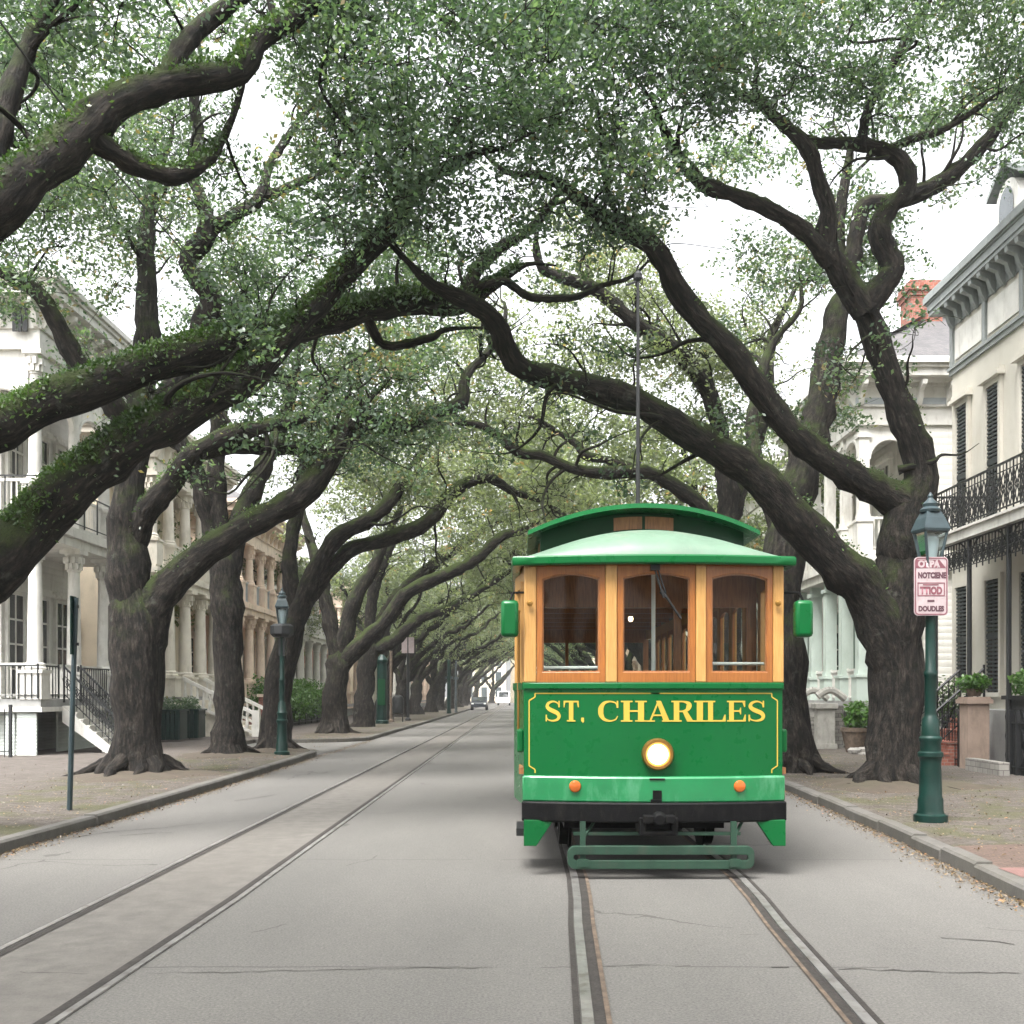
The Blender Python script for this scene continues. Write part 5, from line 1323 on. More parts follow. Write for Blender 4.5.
    def brackets(s, a0, a1, o, z1, mat, pitch, h=.6, d=.5, w=.13, face='street', name='bracket'):
        mb = MB(); n = max(1, round((a1-a0)/pitch))
        for k in range(n+1):
            u = a0+(a1-a0)*k/n; P = [(0,z1),(d,z1),(d*.95,z1-.12),(d*.45,z1-h*.4),(d*.3,z1-h*.75),(d*.12,z1-h),(0,z1-h)]
            if k == 0:
                if face == 'street': mb.prism([(s.s*(o+p),z) for p,z in P], 1, a0-w/2, a0+w/2)
                else: mb.prism([(-p+o,z) for p,z in P], 0, s.s*a0-w/2, s.s*a0+w/2)
                b0 = mb.build(name, mat, s.o)
            else:
                c = b0.copy(); COL.objects.link(c); c.location = (0,u-a0,0) if face == 'street' else (s.s*(u-a0),0,0)
        return b0
    def hip(s, a0, a1, o0, o1, z, h, mat, run=None):
        A, B = (a0+a1)/2, (o0+o1)/2; run = run if run is not None else min(a1-a0, o1-o0)/2
        V = [s.pt(a0,o0,z),s.pt(a1,o0,z),s.pt(a1,o1,z),s.pt(a0,o1,z), s.pt(a0+run,o0+run,z+h),s.pt(a1-run,o0+run,z+h),s.pt(a1-run,o1-run,z+h),s.pt(a0+run,o1-run,z+h)]
        return MB().add(V,[(0,1,2,3),(0,1,5,4),(1,2,6,5),(2,3,7,6),(3,0,4,7),(4,5,6,7)]).build('roof', mat, s.o)
    def chimney(s, a, o, z0, z1, parent, w=.8, mat=None):
        mb = MB(); s.box(mb,a-w/2,a+w/2,o-w/2,o+w/2,z0,z1-.45)
        for k,(e,h) in enumerate(((.05,.15),(.11,.15),(.06,.15))): s.box(mb,a-w/2-e,a+w/2+e,o-w/2-e,o+w/2+e,z1-.45+.15*k+.001,z1-.45+.15*k+h)
        return mb.build('chimney', mat or M['redbrick'], parent)
    def arch(s, u0, u1, z0, z1, d0, d1, mat, face='end', rise=None, name='arch'):
        """panel filled above a round opening between two posts"""
        n = 14; c = (u0+u1)/2; r = (u1-u0)/2; rise = rise or r
        arc = [(c+r*math.cos(math.pi*k/n), z0+rise*math.sin(math.pi*k/n)) for k in range(n+1)]
        mb = MB()
        f = (lambda u,d,z: s.pt(u,d,z)) if face == 'street' else (lambda u,d,z: s.pt(d,u,z))
        V = []; 
        for u,z in arc: V += [f(u,d0,z),f(u,d1,z),f(u,d0,z1),f(u,d1,z1)]
        F = []
        for k in range(n):
            a, b = 4*k, 4*k+4; F += [(a,b,b+2,a+2),(a+1,a+3,b+3,b+1),(a,a+1,b+1,b),(a+2,b+2,b+3,a+3)]
        mb.add(V,F)
        for k in range(n):   # raised moulding
            (ua,za),(ub,zb) = arc[k],arc[k+1]; mb.bar(f(ua,d0-.02 if face!='street' else d1+.02,za), f(ub,d0-.02 if face!='street' else d1+.02,zb), .045, 5)
        return mb.build(name, mat, s.o)
    def stairs(s, a0, a1, o0, zt, n, tread=.29, mat=None, rail=None, solid=True):
        mb = MB(); rise = (zt-.13)/n
        for k in range(n):
            z = zt-rise*(k+1)
            s.box(mb,a0,a1,o0+tread*k,o0+tread*(k+1),(.05 if solid else z-.16),z) if k < n-1 or True else None
            s.box(mb,a0-.02,a1+.02,o0+tread*k,o0+tread*(k+1)+.03,z,z+.035)
        st = mb.build('stairs', mat or W['stone'], s.o)
        if rail:
            for a in (a0+.04, a1-.04):
                rb = MB()
                p = Vector(s.pt(a,o0,zt+.9)); q = Vector(s.pt(a,o0+tread*n,.13+.95)); rb.bar(p,q,.03,5); rb.bar(p-Vector((0,0,.72)),q-Vector((0,0,.72)),.016,4)
                m = n*2
                for k in range(m+1):
                    c = p.lerp(q,k/m); rb.bar(c,c-Vector((0,0,.86 if k%2==0 else .72)),.012,4)
                    if k < m:
                        e = p.lerp(q,(k+1)/m); mid = c.lerp(e,.5)-Vector((0,0,.36))
                        for kk in range(6):
                            t0,t1 = math.pi*kk/3, math.pi*(kk+1)/3; dv = (q-p).normalized()*.11
                            rb.bar(mid+dv*math.cos(t0)+Vector((0,0,.15*math.sin(t0))), mid+dv*math.cos(t1)+Vector((0,0,.15*math.sin(t1))), .012, 4)
                for e in (p,q): rb.bar(e+Vector((0,0,.08)),e-Vector((0,0,.95)),.03,6)
                rb.build('stair_rail', rail, st)
        return st

def gallery_house(name, label, X, D, side, wid, dep, z1, z2, z3, cols, wall, trim, roofmat, gal=2.0, roofh=2.0, cr=.19, nwin=3, ceilm='ceil', railmat=None, base='lattice', shut=False, endgal=True, chim=((.6,-4),), step=True, square=False, arches=False, floor2=True, endwin=True, detail=2, lowcol=None):
    h = House(name, label, X, D, side); ze = z3-1.3
    T = W[trim]
    e0 = gal if endgal else 0
    # body, foundations, decks
    h.part('wall', W[wall], [(e0, wid, -gal-dep, -gal, z1-.3, ze)])
    h.part('foundation', W[base], [(e0+.05, wid-.05, -gal-dep+.05, -gal-.05, -.1, z1-.3)] + [(e0+.02+.0, wid, -.42,-.36, .0, z1-.2)] + ([(.36,.42,-gal,-.36,0,z1-.2)] if endgal else []))
    h.part('porch_deck', W['deck'], [(0 if endgal else .01, wid, -gal-.0, 0, z1-.2, z1)] + ([(0, e0, -gal-dep*.6, -gal-.001, z1-.2, z1)] if endgal else []))
    h.part('fascia', T, [(-.05, wid+.05, -gal, .05, z1-.32, z1-.201)])
    h.part('balcony', T, [(-.05, wid+.03, -gal+.002, .05, z2-.55, z2-.3),(-.14, wid+.1, -gal+.002, .14, z2-.299, z2-.1),(-.02,wid,-gal+.002,.02,z2-.099,z2)] + ([(-.05,e0,-gal-dep*.6,-gal,z2-.55,z2-.3),(-.14,e0,-gal-dep*.6,-gal,z2-.299,z2-.1)] if endgal else []))
    h.part('entablature', T, [(.05, wid-.05, -gal+.002, -.05, ze-.5, ze)] + ([(.05,e0-.002,-gal-dep*.6,-gal,ze-.5,ze)] if endgal else []))
    h.part('frieze', T, [(-.02, wid+.02, -gal-dep, .02, ze+.001, ze+.55)])
    zz = h.cornice(0, wid, -gal-dep, 0, ze+.55, [(.10,.08),(.30,.10),(.55,.22),(.62,.10),(.70,.12),(.66,.06)], T)
    if detail: h.brackets(.1, wid-.1, .02, ze+.63, T, .9, .6, .5); 
    if detail and endgal: h.brackets(-gal-2.5, -.1, -.02, ze+.63, T, .9, .6, .5, face='end')
    rf = h.hip(-.5, wid+.5, -gal-dep-.5, .5, zz-.01, roofh, {**M, **W}[roofmat], run=(gal+dep+1)*.38)
    for ca, co in chim: h.chimney(wid*ca, co, zz-.2, zz+roofh+1.3, rf)
    for a in cols:
        h.column(a, -.25, z1, z2-.55, cr, lowcol or trim, ornate=detail > 1, square=square)
        if floor2: h.column(a, -.25, z2, ze-.5, cr*.85, trim, plinth=.9, ornate=detail > 1, square=square)
    if endgal:
        for o in (-gal,):
            h.column(.25, o, z1, z2-.55, cr*.8, trim, ornate=detail > 1, square=square); h.column(.25, o, z2, ze-.5, cr*.7, trim, plinth=.9, ornate=detail > 1, square=square)
        if arches: h.arch(-gal+.15, -.4, z2+2.6, ze-.45, .18, .3, T, 'end')
    if arches and len(cols) > 1:
        for a, b in zip(cols[:-1], cols[1:]): h.arch(a+.18, b-.18, z2+2.75, ze-.45, -.31, -.19, T, 'street', rise=.55)
    rm = railmat or T
    runs = [(a+cr, -.25, b-cr, -.25) for a, b in zip(cols[:-1], cols[1:])]
    if endgal: runs.append((.25,-.25-cr,.25,-gal+cr)); runs.append((.25,-gal-cr,.25,-gal-dep*.5))
    h.rail(runs, z2+.02, z2+.95, rm)
    h.rail(runs[1:] if step else runs, z1+.02, z1+.9, rm)
    for k in range(nwin):
        a = e0 + (wid-e0)*(k+.5)/nwin
        h.window(a, -gal, z2+.15, min(z2+2.9, ze-.7), .95, trim=trim, shut=shut, curtain=(k%2==0), mun=(2,4))
        if step and k == nwin//2: h.door(a, -gal, z1, z1+2.7, 1.05, trim)
        else: h.window(a, -gal, z1+.15, min(z1+2.9, z2-1), .95, trim=trim, shut=shut, mun=(2,4))
    if endgal and endwin:
        for o in (-gal-1.2, -gal-3.4):
            h.window(e0, o, z1+.2, z1+2.8, .95, face='end', trim=trim, shut=shut, mun=(2,4)); h.window(e0, o, z2+.2, min(z2+2.8, ze-.7), .95, face='end', trim=trim, shut=shut, mun=(2,4))
    elif endwin:
        for o in (-gal-1.5,-gal-4):
            h.window(0, o, z1+.6, z1+2.6, .9, face='end', trim=trim, mun=(2,4)); h.window(0, o, z2+.6, min(z2+2.5,ze-.6), .9, face='end', trim=trim, mun=(2,4))
    return h

# left side, near to far
hA = gallery_house('gallery_house', 'white two-storey gallery house nearest on the left, ornate corner columns and iron stair', -12.2, 28.0, 1, 6.6, 8, 1.56, 6.25, 12.3, (.25,2.7,4.9,6.3), 'white', 'whitetrim', 'redroof', gal=1.9, roofh=1.2, cr=.185, nwin=3, chim=((.75,-5.5),), step=False, arches=True)
stA = hA.stairs(1.25, 2.45, .06, 1.52, 8, .17, W['whitetrim'], M['black'], solid=False)
for a_ in (1.18,2.46): MB().prism([(.06,1.38),(.06,.95),(1.25,.10),(1.58,.10)],1,a_,a_+.06).build('stringer', W['whitetrim'], stA)
hA.part('basement_grille', W['lattice'], [(.02,.10,-.62,-.12,.1,1.2),(.02,.06,-.9,-.68,.1,1.2)])
hA.rail([(.3,-.05,1.2,-.05),(2.5,-.05,6.5,-.05),(-.05,-.05,-.05,-4.5)], 1.58, 2.42, M['black'], name='porch_rail', pit=.16, bw=.02, topw=.025)
hA.rail([(-.05,0.02,-.05,-4.5),(-.05,.02,6.5,.02)], 6.28, 7.25, M['black'], name='balcony_rail', pit=.9, bw=.03, topw=.025)
tg = MB(); hA.box(tg, -.10,-.06,-.42,-.30,10.9,11.6); hA.box(tg,-.10,-.06,-.55,-.45,10.9,11.6); hA.box(tg,-.10,-.06,-.68,-.58,10.9,11.6); tg.build('shutter', M['black'], hA.o)

gallery_house('gallery_house', 'cream gallery house with white balcony and pale front stairs between the first two left oaks', -12.6, 38.0, 1, 8.5, 8, 1.6, 6.2, 11.2, (.3,2.2,4.2,6.2,8.2), 'cream', 'creamtrim', 'slate', gal=1.8, roofh=1.8, cr=.24, nwin=3, endgal=False, chim=((.4,-6),))
hb = House('front_stairs', 'pale balustraded front stairs of the cream house, between the first two left oaks', -12.55, 40.8, 1, cat='stairs')
st_ = hb.stairs(.0,2.6,.05,1.6,9,.30,W['creamtrim'],None)
for a in (-.12,2.72):
    rb2 = MB()
    p = Vector(hb.pt(a,.05,2.3)); q = Vector(hb.pt(a,2.8,.95)); rb2.bar(p,q,.09,4)
    for k in range(12): c = p.lerp(q,(k+.5)/12); rb2.lathe([(.04,c.z-.72),(.07,c.z-.55),(.04,c.z-.3),(.05,c.z)],(c.x,c.y,0),8)
    c = q; rb2.box(c.x-.13,c.x+.13,c.y-.13,c.y+.13,.1,1.1); rb2.bar(p-Vector((0,0,.74)),q-Vector((0,0,.74)),.07,4)
    rb2.build('balustrade', W['whitetrim'], hb.o)
gallery_house('gallery_house', 'peach gallery house with grey balcony and slate roof behind the left lamp post', -12.4, 49.0, 1, 11, 9, 1.5, 5.9, 10.4, (.3,2.4,4.6,6.8,9,10.7), 'peach', 'peachtrim', 'slate', gal=2.0, roofh=2.6, cr=.22, nwin=4, railmat=W['greyblue'], chim=((.3,-5),(.75,-6)))
gallery_house('gallery_house', 'white columned house beyond the hedge on the left, partly behind the corner oak', -13.0, 63.5, 1, 11, 9, 1.3, 5.6, 9.6, (.3,2.9,5.5,8.1,10.7), 'white', 'whitetrim', 'slate', gal=2.0, roofh=2.0, cr=.24, nwin=4, detail=1, chim=((.5,-5),))
gallery_house('gallery_house', 'pink stucco house far along the left side behind the row of trunks', -12.6, 78, 1, 12, 9, 1.0, 5.2, 9.8, (.3,4,8,11.7), 'pinkw', 'peachtrim', 'brownroof', gal=1.6, roofh=2.2, nwin=4, detail=0, endgal=False, chim=((.5,-5),))
gallery_house('gallery_house', 'cream house farthest along the left side in the haze', -12.6, 94, 1, 14, 9, 1.0, 5.2, 9.4, (.3,4.5,9,13.7), 'cream', 'creamtrim', 'slate', gal=1.6, roofh=2.2, nwin=4, detail=0, endgal=False, chim=())
for k,(D,wc,tc,lb) in enumerate(((111,'white','whitetrim','white house deep in the left row, seen only between distant trunks'),(128,'peach','peachtrim','peach house deep in the left row, seen only between distant trunks'),(146,'pinkw','peachtrim','reddish house deep in the left row near the end of the street'),(166,'cream','creamtrim','last cream house of the left row before the pale end blocks'))):
    gallery_house('gallery_house', lb, -12.4, D, 1, 15, 9, 1.0, 5.2, 9.6, (.3,5,10,14.7), wc, tc, 'slate', gal=1.6, nwin=4, detail=0, endgal=False, chim=())
for k,(D,wc,tc,lb) in enumerate(((72,'white','whitetrim','white house of the right row hidden behind the streetcar'),(92,'peach','peachtrim','peach house of the right row hidden behind the streetcar'),(112,'cream','creamtrim','farthest cream house of the right row behind the streetcar'))):
    gallery_house('gallery_house', lb, 9.8, D, -1, 17, 9, 1.0, 5.2, 9.6, (.3,6,11,16.7), wc, tc, 'slate', gal=1.6, nwin=4, detail=0, endgal=False, chim=())
# tall brick block behind the first left house
bk = House('brick_house', 'tall pinkish brick building with red roof edge rising behind the white left house', -17.5, 37.5, 1)
bk.part('wall', M['redbrick'], [(0,9,-9,0,0,14.6)]); bk.cornice(0,9,-9,0,14.6,[(.15,.15),(.3,.2)],W['redroof']); r_ = bk.hip(-.3,9.3,-9.3,.3,14.95,1.6,W['brownroof']); bk.chimney(1.5,-2,14.8,17.6,r_)
for o in (-1.8,-4.2,-6.6): bk.window(0,o,11.2,13.2,1.0,face='end',mun=(2,2)); bk.window(0,o,7.2,9.4,1.0,face='end',mun=(2,2))

# right side: pale stucco house with iron balcony
hR = House('stucco_house', 'pale stucco house at the right edge with bracketed cornice and black iron balcony', 11.0, 28.0, -1)
Lh = -14.0     # runs towards the viewer, a is negative
hR.part('wall', W['stucco'], [(Lh,0,-9,0,-.1,11.2)])
hR.part('frieze', W['greytrim'], [(Lh-.02,.06,-9.06,.06,9.78,9.90),(Lh-.02,.10,-9.1,.10,9.901,9.98),(Lh,.03,-9.03,.03,11.0,11.2)])
for k in range(7): hR.part('frieze_panel', W['whitetrim'], [(-.25-1.95*k-1.6, -.25-1.95*k, .003, .035, 10.12, 10.85)])
for k in range(8): hR.part('pilaster', W['greytrim'], [(-.17-1.95*k, -1.95*k, .003, .07, 9.99, 11.0)])
hR.brackets(Lh+.2, -.15, .03, 11.45, W['greytrim'], .48, .5, .40, .16)
zz = hR.cornice(Lh, 0, -9, 0, 11.2, [(.05,.24),(.44,.10),(.47,.18),(.50,.05),(.55,.16),(.52,.06)], W['greytrim'])
rfR = hR.hip(Lh-.5,.5,-9.5,.5,zz-.01,2.4,M['slate'],run=4.2)
# arched dormer
dm = MB(); da, dw, do_ = -2.35, .62, -.35
n = 10; P = [(da-dw,zz-.05),(da+dw,zz-.05),(da+dw,zz+1.1)]+[(da+dw*math.cos(math.pi*k/n),zz+1.1+dw*.95*math.sin(math.pi*k/n)) for k in range(n+1)]+[(da-dw,zz+1.1)]
dm.add(*(lambda V:(V,[tuple(range(len(P))),tuple(range(2*len(P)-1,len(P)-1,-1))]+[(k,(k+1)%len(P),len(P)+(k+1)%len(P),len(P)+k) for k in range(len(P))]))([hR.pt(a,do_,z) for a,z in P]+[hR.pt(a,do_-2.6,z) for a,z in P]))
dmo = dm.build('dormer', W['whitetrim'], rfR)
P2 = [(da-.38,zz+.3),(da+.38,zz+.3)]+[(da+.38*math.cos(math.pi*k/n),zz+1.1+.42*math.sin(math.pi*k/n)) for k in range(n+1)]
MB().add([hR.pt(a,do_+.02,z) for a,z in P2],[tuple(range(len(P2)))]).build('dormer_pane', M['paneblue'], dmo)
gb = MB(); V = [hR.pt(da-.85,do_+.12,zz+1.5),hR.pt(da,do_+.12,zz+2.05),hR.pt(da+.85,do_+.12,zz+1.5)]; V += [hR.pt(da-.85,do_-2.7,zz+1.5),hR.pt(da,do_-2.7,zz+2.05),hR.pt(da+.85,do_-2.7,zz+1.5)]
V += [(x,y,z+.12) for x,y,z in V]
gb.add(V,[(0,1,7,6),(1,2,8,7),(3,9,10,4),(4,10,11,5),(0,6,9,3),(2,5,11,8),(6,7,10,9),(7,8,11,10),(0,3,4,1),(1,4,5,2)]).build('dormer_roof', W['greytrim'], dmo)
for k in range(7):
    a = -.75-1.78*k; hR.window(a, 0, 5.35, 8.85, .66, trim='stucco', hood=True, louver=True, mun=(2,2))
    hR.window(a, 0, 1.75, 4.35, .72, trim='stucco', hood=False, louver=True, mun=(2,2))
hR.part('balcony', W['whitetrim'], [(Lh,-2.5,.002,1.50,5.02,5.22),(Lh-.05,-2.44,.002,1.56,5.221,5.27)])
hR.rail([(-2.5,1.46,Lh,1.46),(-2.5,.02,-2.5,1.46)], 5.28, 6.25, M['black'], lattice=True, topw=.03)
for k in range(7):
    gp = MB(); a = -2.6-1.9*k; c = hR.pt(a,1.40,0); gp.bar((c[0],c[1],.4),(c[0],c[1],5.0),.05,8)
    for sg_ in (-1,1):
        for j in range(6):
            t0, t1 = j/6*math.pi/2, (j+1)/6*math.pi/2
            gp.bar(hR.pt(a+sg_*.6*(1-math.cos(t0)),1.40,4.3+.68*math.sin(t0)),hR.pt(a+sg_*.6*(1-math.cos(t1)),1.40,4.3+.68*math.sin(t1)),.018,4)
    gp.build('iron_post', M['black'], hR.o)
hR.rail([(-2.5,1.42,Lh,1.42)], 4.35, 4.98, M['black'], name='iron_frieze', lattice=True, topw=.02)
hR.part('porch_deck', W['deck'], [(Lh,-1.2,.002,.9,-.1,1.35)]); hR.stairs(-4.1,-2.7,.9,1.35,5,.26,M['redbrick'],M['black'])

# right side: siding house with gallery and arch
hS = gallery_house('gallery_house', 'white clapboard house with arched upper gallery, slate roof and red chimney right of the oak', 9.5, 31.0, -1, 7.4, 9, 1.5, 5.75, 11.1, (.28,1.9,3.6,5.3,7.1), 'white', 'whitetrim', 'slate', gal=1.7, roofh=3.0, cr=.17, nwin=3, arches=True, endgal=True, step=False, chim=(), square=True, endwin=False, lowcol='palesage')
hS.part('side_wing', W['white'], [(.12,1.72,-9.5,-1.95,-.1,9.78)])
hS.part('band', W['greyblue'], [(-.035,.02,-9.5,.03,9.86,10.04),(-.03,7.4,.021,.034,9.861,10.039)])
for ca, co in ((.35,-3.0),): hS.chimney(3.0,-2.9,11.0,14.3,hS.o,.95)
hS.part('green_bay', W['sage'], [(1.7,7.3,-1.72,-1.70+.12,1.5,5.2)])
gallery_house('gallery_house', 'grey-green gallery house far on the right, mostly hidden by trunks and streetcar', 9.6, 41.5, -1, 10, 9, 1.3, 5.4, 10.6, (.3,2.6,5,7.4,9.7), 'sage', 'whitetrim', 'slate', gal=1.8, roofh=2.0, nwin=4, detail=1, chim=((.5,-5),))
gallery_house('gallery_house', 'cream house on the right hidden behind the streetcar', 9.8, 56, -1, 13, 9, 1.3, 5.4, 10, (.3,4,8,12.7), 'cream', 'creamtrim', 'slate', gal=1.6, nwin=4, detail=0, endgal=False, chim=())
# pale blocks closing the far end of the street
for k,(x,D,w,hh,m,lb) in enumerate(((-24,205,13,11,'stucco','pale low block at the left of the hazy far end of the street'),(-7.5,230,9,13,'cream','pale narrow building at the very end of the street'),(3,235,10,10,'cream','cream building at the very end of the street, right of the pale narrow one'),(15,210,14,11,'peachtrim','pinkish block at the far end hidden behind the streetcar'))):
    o = empty('far_building',(x,D,0)); tag(o,lb,'building'); MB().box(-w/2,w/2,0,10,-.05,hh).build('wall', W[m], o); MB().box(-w/2-.3,w/2+.3,-.3,10.3,hh,hh+.5).build('cornice', W['greytrim'], o)
    for i in range(3):
        for j in range(3): 
            wx = -w/2+w*(i+.5)/3; f = MB().box(wx-.7,wx+.7,-.08,-.003,1.2+3.2*j,3.4+3.2*j).build('window', W['whitetrim'], o); MB().box(wx-.6,wx+.6,-.1,-.081,1.3+3.2*j,3.3+3.2*j).build('pane', M['paneblue'], f)

# ------------------------------------------------------------------ fences, posts, planters, plants
def iron_fence(label, x0, y0, x1, y1, h=1.15, z=.13, mat='black', pit=.14):
    o = empty('iron_fence', (x0,y0,z)); tag(o, label, 'fence'); p = Vector((0,0,0)); q = Vector((x1-x0,y1-y0,0)); n = max(2,int((q-p).length/pit)); mb = MB()
    for zz in (.15,h-.15): mb.bar(p+Vector((0,0,zz)),q+Vector((0,0,zz)),.018,4)
    for k in range(n+1):
        c = p.lerp(q,k/n)
        if k % 12 == 0 or k == n: MB().box(c.x-.035,c.x+.035,c.y-.035,c.y+.035,0,h+.1).build('post', M[mat], o)
        else: mb.bar(c,c+Vector((0,0,h-.06)),.011,4); mb.bar(c+Vector((0,0,h-.06)),c+Vector((0,0,h+.03)),.018,4,.002)
    mb.build('pickets', M[mat], o); return o
iron_fence('dark iron fence in front of the basement of the white left house', -15.5, 27.2, -12.6, 27.2, 1.2)
iron_fence('dark iron fence before the peach left house, under the hedge', -11.4, 50.0, -11.4, 64.0, 1.3)
iron_fence('black iron fence along the right pavement beside the brick gate post', 9.55, 16.0, 9.55, 21.4, 1.15)
iron_fence('short black iron fence behind the right oak, before the stucco house', 9.45, 23.6, 9.45, 25.4, 1.1)
def foliage_ball(parent, c, r, n, size, mat='shrub', flat=.8, name='foliage'):
    d = rand_dirs(n); C = d*np.array([r,r,r*flat])*(rng.random((n,1))**.4); lump = .5+.5*np.sin(C@np.array([7.0,5.0,6.0])/max(r,.2)); C = C*(.75+.3*lump[:,None]) + np.array(c)
    nr = rand_dirs(n,.5); T,U = frames(nr); s_ = size*rng.uniform(.7,1.4,n)
    return quads_mesh(name, M[mat], C, T, U, s_, s_*.5, .35+.3*lump+rng.normal(0,.12,n), parent)
def shrub(label, x, y, z, r, hgt, n, size=.09, mat='shrub', name='shrub', cat='shrub'):
    o = empty(name,(x,y,z)); tag(o,label,cat); mb = MB()
    for k in range(7): a = rnd.random()*6.28; mb.bar((0,0,0),(math.cos(a)*r*.6,math.sin(a)*r*.6,hgt*.8),.018,5,.006)
    mb.build('stem', M['bark'], o); foliage_ball(o,(0,0,hgt*.55),r,n,size,mat,hgt*.55/r); return o
hedge = [(-11.9,51.5,'bright green bush left of the hedge, behind the second left oak'),(-11.9,54.2,'green bush beside the small brick pier on the left'),(-12.0,57.0,'green bush above the iron fence, right of the left lamp post'),(-12.0,59.5,'green bush above the iron fence, nearest the corner oak'),(-12.0,62.0,'green bush above the iron fence behind the corner oak trunk')]
for x,y,lb in hedge: shrub(lb,x,y,.13,1.5,2.3,2600,.16)
shrub('small dark shrub before the cream house left of the stairs', -11.6, 38.6, .13, .6, 1.4, 900, .1, 'leaf')
bp_ = empty('brick_pier', (-10.9,48.5,.13)); tag(bp_,'small orange brick pier with cap beside the hedge on the left','pier')
MB().box(-.55,.55,-.3,.3,0,1.45).build('shaft', M['redbrick'], bp_); MB().box(-.62,.62,-.37,.37,1.451,1.58).build('cap', W['peachtrim'], bp_)
wl = empty('garden_wall', (-12.0,48.5,.13)); tag(wl,'low brick garden wall beside the orange pier on the left','wall'); MB().box(-.5,.5,-.15,.15,0,.5).build('wall', M['redbrick'], wl); MB().box(-.52,.52,-.2,.2,.501,.58).build('coping', W['peachtrim'], wl)
for k,(x,y,lb) in enumerate(((-11.7,36.6,'dark green slatted planter box nearest the first left oak'),(-11.55,38.2,'dark green slatted planter box beside the cream stairs'))):
    o = empty('planter_box',(x,y,.13)); tag(o,lb,'planter'); mb = MB()
    for j in range(7): mb.box(-.5+.145*j,-.5+.145*j+.11,-.45,-.41,.08,1.0).box(-.5+.145*j,-.5+.145*j+.11,.41,.45,.08,1.0).box(.47,.51,-.42+.12*j,-.42+.12*j+.1,.08,1.0).box(-.51,-.47,-.42+.12*j,-.42+.12*j+.1,.08,1.0)
    mb.box(-.46,.46,-.4,.4,.06,.9); mb.build('box', M['lampgreen'], o); MB().box(-.55,.55,-.5,.5,1.001,1.06).build('rim', M['lampgreen'], o); foliage_ball(o,(0,0,1.15),.45,500,.09,'leaf')
# right: brick gate post with plants, black planter, pots
gpst = empty('gate_post',(9.5,23.0,.13)); tag(gpst,'square brick gate post with stone cap and potted fern behind the right lamp post','gate post')
MB().box(-.22,.22,-.22,.22,0,1.36).build('shaft', W['pier'], gpst); MB().box(-.28,.28,-.28,.28,1.361,1.45).box(-.24,.24,-.24,.24,1.451,1.5).build('cap', W['pier'], gpst)
pf = empty('potted_fern',(9.5,23.0,1.64)); tag(pf,'bushy green fern in a low pot on the square gate post','plant'); MB().lathe([(.12,0),(.17,.14),(.18,.16)],n=12).build('pot', M['rust'], pf); foliage_ball(pf,(0,0,.28),.36,700,.10,'shrub',.6)
bpx = empty('iron_planter',(10.05,21.4,.13)); tag(bpx,'black cast iron planter with fern at the right edge beside the brick gate post','planter')
MB().box(-.42,.42,-.42,.42,0,1.45).build('box', M['black'], bpx); MB().box(-.48,.48,-.48,.48,1.451,1.53).box(-.46,.46,-.46,.46,-.001,.1).build('rim', M['black'], bpx)
oo = MB()
for i in range(3):
    for j in range(3):
        for k in range(8):
            t0,t1 = k*math.pi/4,(k+1)*math.pi/4; cx,cz = -.28+.28*i,.35+.38*j; oo.bar((cx+.11*math.cos(t0),-.43,cz+.15*math.sin(t0)),(cx+.11*math.cos(t1),-.43,cz+.15*math.sin(t1)),.014,4)
            cy_ = -.28+.28*i; oo.bar((-.43,cy_+.11*math.cos(t0),cz+.15*math.sin(t0)),(-.43,cy_+.11*math.cos(t1),cz+.15*math.sin(t1)),.014,4)
oo.build('scrollwork', M['black'], bpx); foliage_ball(bpx,(0,0,1.75),.52,1100,.13,'shrub',.7)
shrub('yellow-green flowering shrub behind the right lamp post near the gate post', 9.9, 25.6, .8, .5, 1.2, 700, .09, 'fern')
kr = MB().box(-.1,.1,0,1.6,0,.25).build('step_curb', W['stone']); kr.location = (9.25,21.0,.13); tag(kr,'low stone step edging between gate post and black planter','step')
pt_ = empty('flower_pot',(9.0,29.6,.13)); tag(pt_,'terracotta flower pot with leafy plant left of the right oak trunk','pot'); MB().lathe([(.22,0),(.34,.55),(.37,.56),(.37,.66),(.31,.66)],n=16).build('pot', M['rust'], pt_, smooth=True); foliage_ball(pt_,(.1,0,1.0),.42,600,.15,'shrub',1.0)
for k,(x,y,lb) in enumerate(((8.75,33.4,'pale carved stone stair pedestal behind the streetcar, the left one'),(8.75,31.6,'pale carved stone stair pedestal nearest the right oak trunk'))):
    o = empty('stair_pedestal',(x,y,.13)); tag(o,lb,'pedestal'); MB().box(-.3,.3,-.25,.25,0,.15).box(-.25,.25,-.2,.2,.15,1.15).box(-.32,.32,-.27,.27,1.15,1.3).build('block', W['pedestal'], o, bevel=.01)
    sc = MB(); 
    for j in range(10): t0,t1=j*.36,(j+1)*.36; sc.bar((.5*j/10*1.6-.2,0,1.5+.18*math.sin(t0)),(.5*(j+1)/10*1.6-.2,0,1.5+.18*math.sin(t1)),.11,8)
    sc.build('scroll', W['pedestal'], o, smooth=True)
ss = House('front_steps','stone front steps of the clapboard house between two carved pedestals',9.4,31.9,-1,cat='stairs'); ss.stairs(0,1.2,.02,1.5,8,.24,W['stone'])
sk = MB().box(-.35,.35,-.5,.4,0,.03); 
for k in range(14): a = rnd.random()*6.28; rr = .12+.35*rnd.random(); sk.lathe([(.0,.02),(.10,.03),(.12,.10),(.05,.16)],(rr*math.cos(a),rr*math.sin(a),0),7)
ro_ = sk.build('rock_edging', W['stone']); ro_.location=(9.1,28.9,.13); tag(ro_,'heap of rounded stones edging a bed below the terracotta pot','stones')

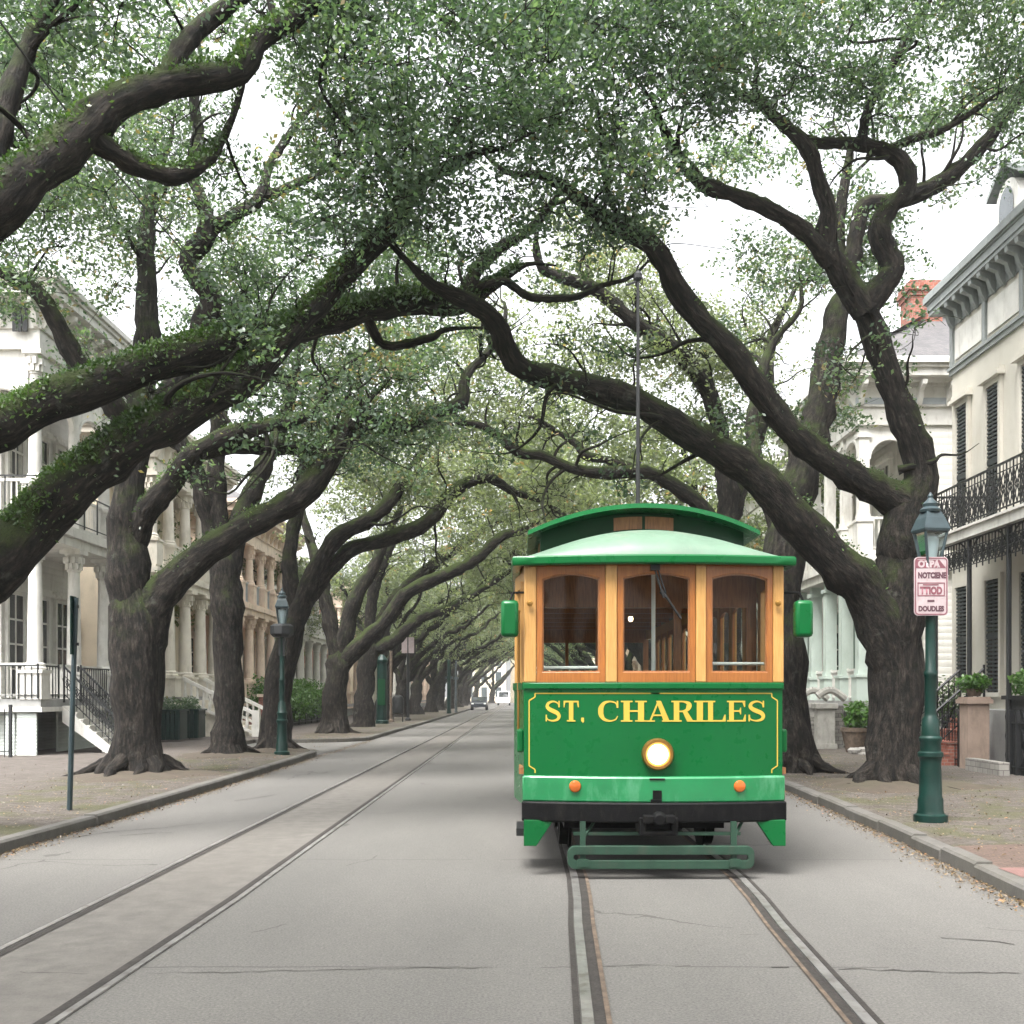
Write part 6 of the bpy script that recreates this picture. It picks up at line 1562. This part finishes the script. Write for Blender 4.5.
# ------------------------------------------------------------------ parked cars far down the street
def parked_car(x, y, col, label, van=False):
    o = empty('parked_car' if not van else 'parked_van',(x,y,0)); tag(o,label,'van' if van else 'car')
    L_, Wd = (4.4,.88) if not van else (5.6,1.0)
    prof = [(-L_/2,.35),(-L_/2,.75),(-L_/2+.25,.9),(-L_/2+1.1,.98),(-L_/2+1.75,1.45),(L_/2-1.3,1.47),(L_/2-.5,1.0),(L_/2,.9),(L_/2,.35)] if not van else [(-L_/2,.4),(-L_/2,1.0),(-L_/2+.5,1.25),(-L_/2+1.2,2.3),(L_/2,2.35),(L_/2,.4)]
    MB().prism(prof,0,-Wd,Wd).build('body', paint('car_paint',col,.25,.05,coat=.6,bumpy=0), o, bevel=.06)
    if van: MB().add([(-.8,-L_/2+.52-.02,1.3),(.8,-L_/2+.52-.02,1.3),(.75,-L_/2+1.12-.02,2.15),(-.75,-L_/2+1.12-.02,2.15)],[(0,1,2,3)]).build('windscreen', M['pane'], o)
    else:
        MB().add([(-.72,-L_/2+1.13,1.04),(.72,-L_/2+1.13,1.04),(.66,-L_/2+1.68,1.42),(-.66,-L_/2+1.68,1.42)],[(0,1,2,3)]).build('windscreen', M['pane'], o)
        for s in (-1,1): MB().add([(s*.885,-L_/2+1.4,1.03),(s*.885,L_/2-.9,1.03),(s*.885,L_/2-1.25,1.4),(s*.885,-L_/2+1.8,1.4)],[(0,1,2,3)]).build('side_window', M['pane'], o)
    for s in (-1,1):
        MB().box(s*.55,s*.8,-L_/2-.02,-L_/2+.03,.66,.8).build('headlight', M['lampin'], o)
        for yy in (-L_/2+.85,L_/2-.9): MB().lathe([(.33,s*Wd-.18*s),(.33,s*Wd+.02*s),(.18,s*Wd+.03*s)],(0,yy,.33),16,'x').build('wheel', M['tyre'], o)
    return o
parked_car(-4.5,122,(.03,.033,.04),'small dark car parked along the left kerb in the distance')
parked_car(-2.6,178,(.75,.75,.74),'white delivery van driving at the far end of the street',van=True)

# ------------------------------------------------------------------ the air: pale damp haze down the avenue
HAZE = 0.00035
hz = MB().box(-640,640,-80,940,-1.2,24.5).build('haze', None); tag(hz, kind='stuff'); hz.display_type = 'WIRE'
hm = bpy.data.materials.new('haze'); hm.use_nodes = True; ht = hm.node_tree; ht.nodes.clear()
pv = ht.nodes.new('ShaderNodeVolumePrincipled'); pv.inputs['Color'].default_value = (.95,.97,1,1); pv.inputs['Density'].default_value = HAZE
oo_ = ht.nodes.new('ShaderNodeOutputMaterial'); ht.links.new(pv.outputs[0], oo_.inputs['Volume']); hz.data.materials.append(hm)
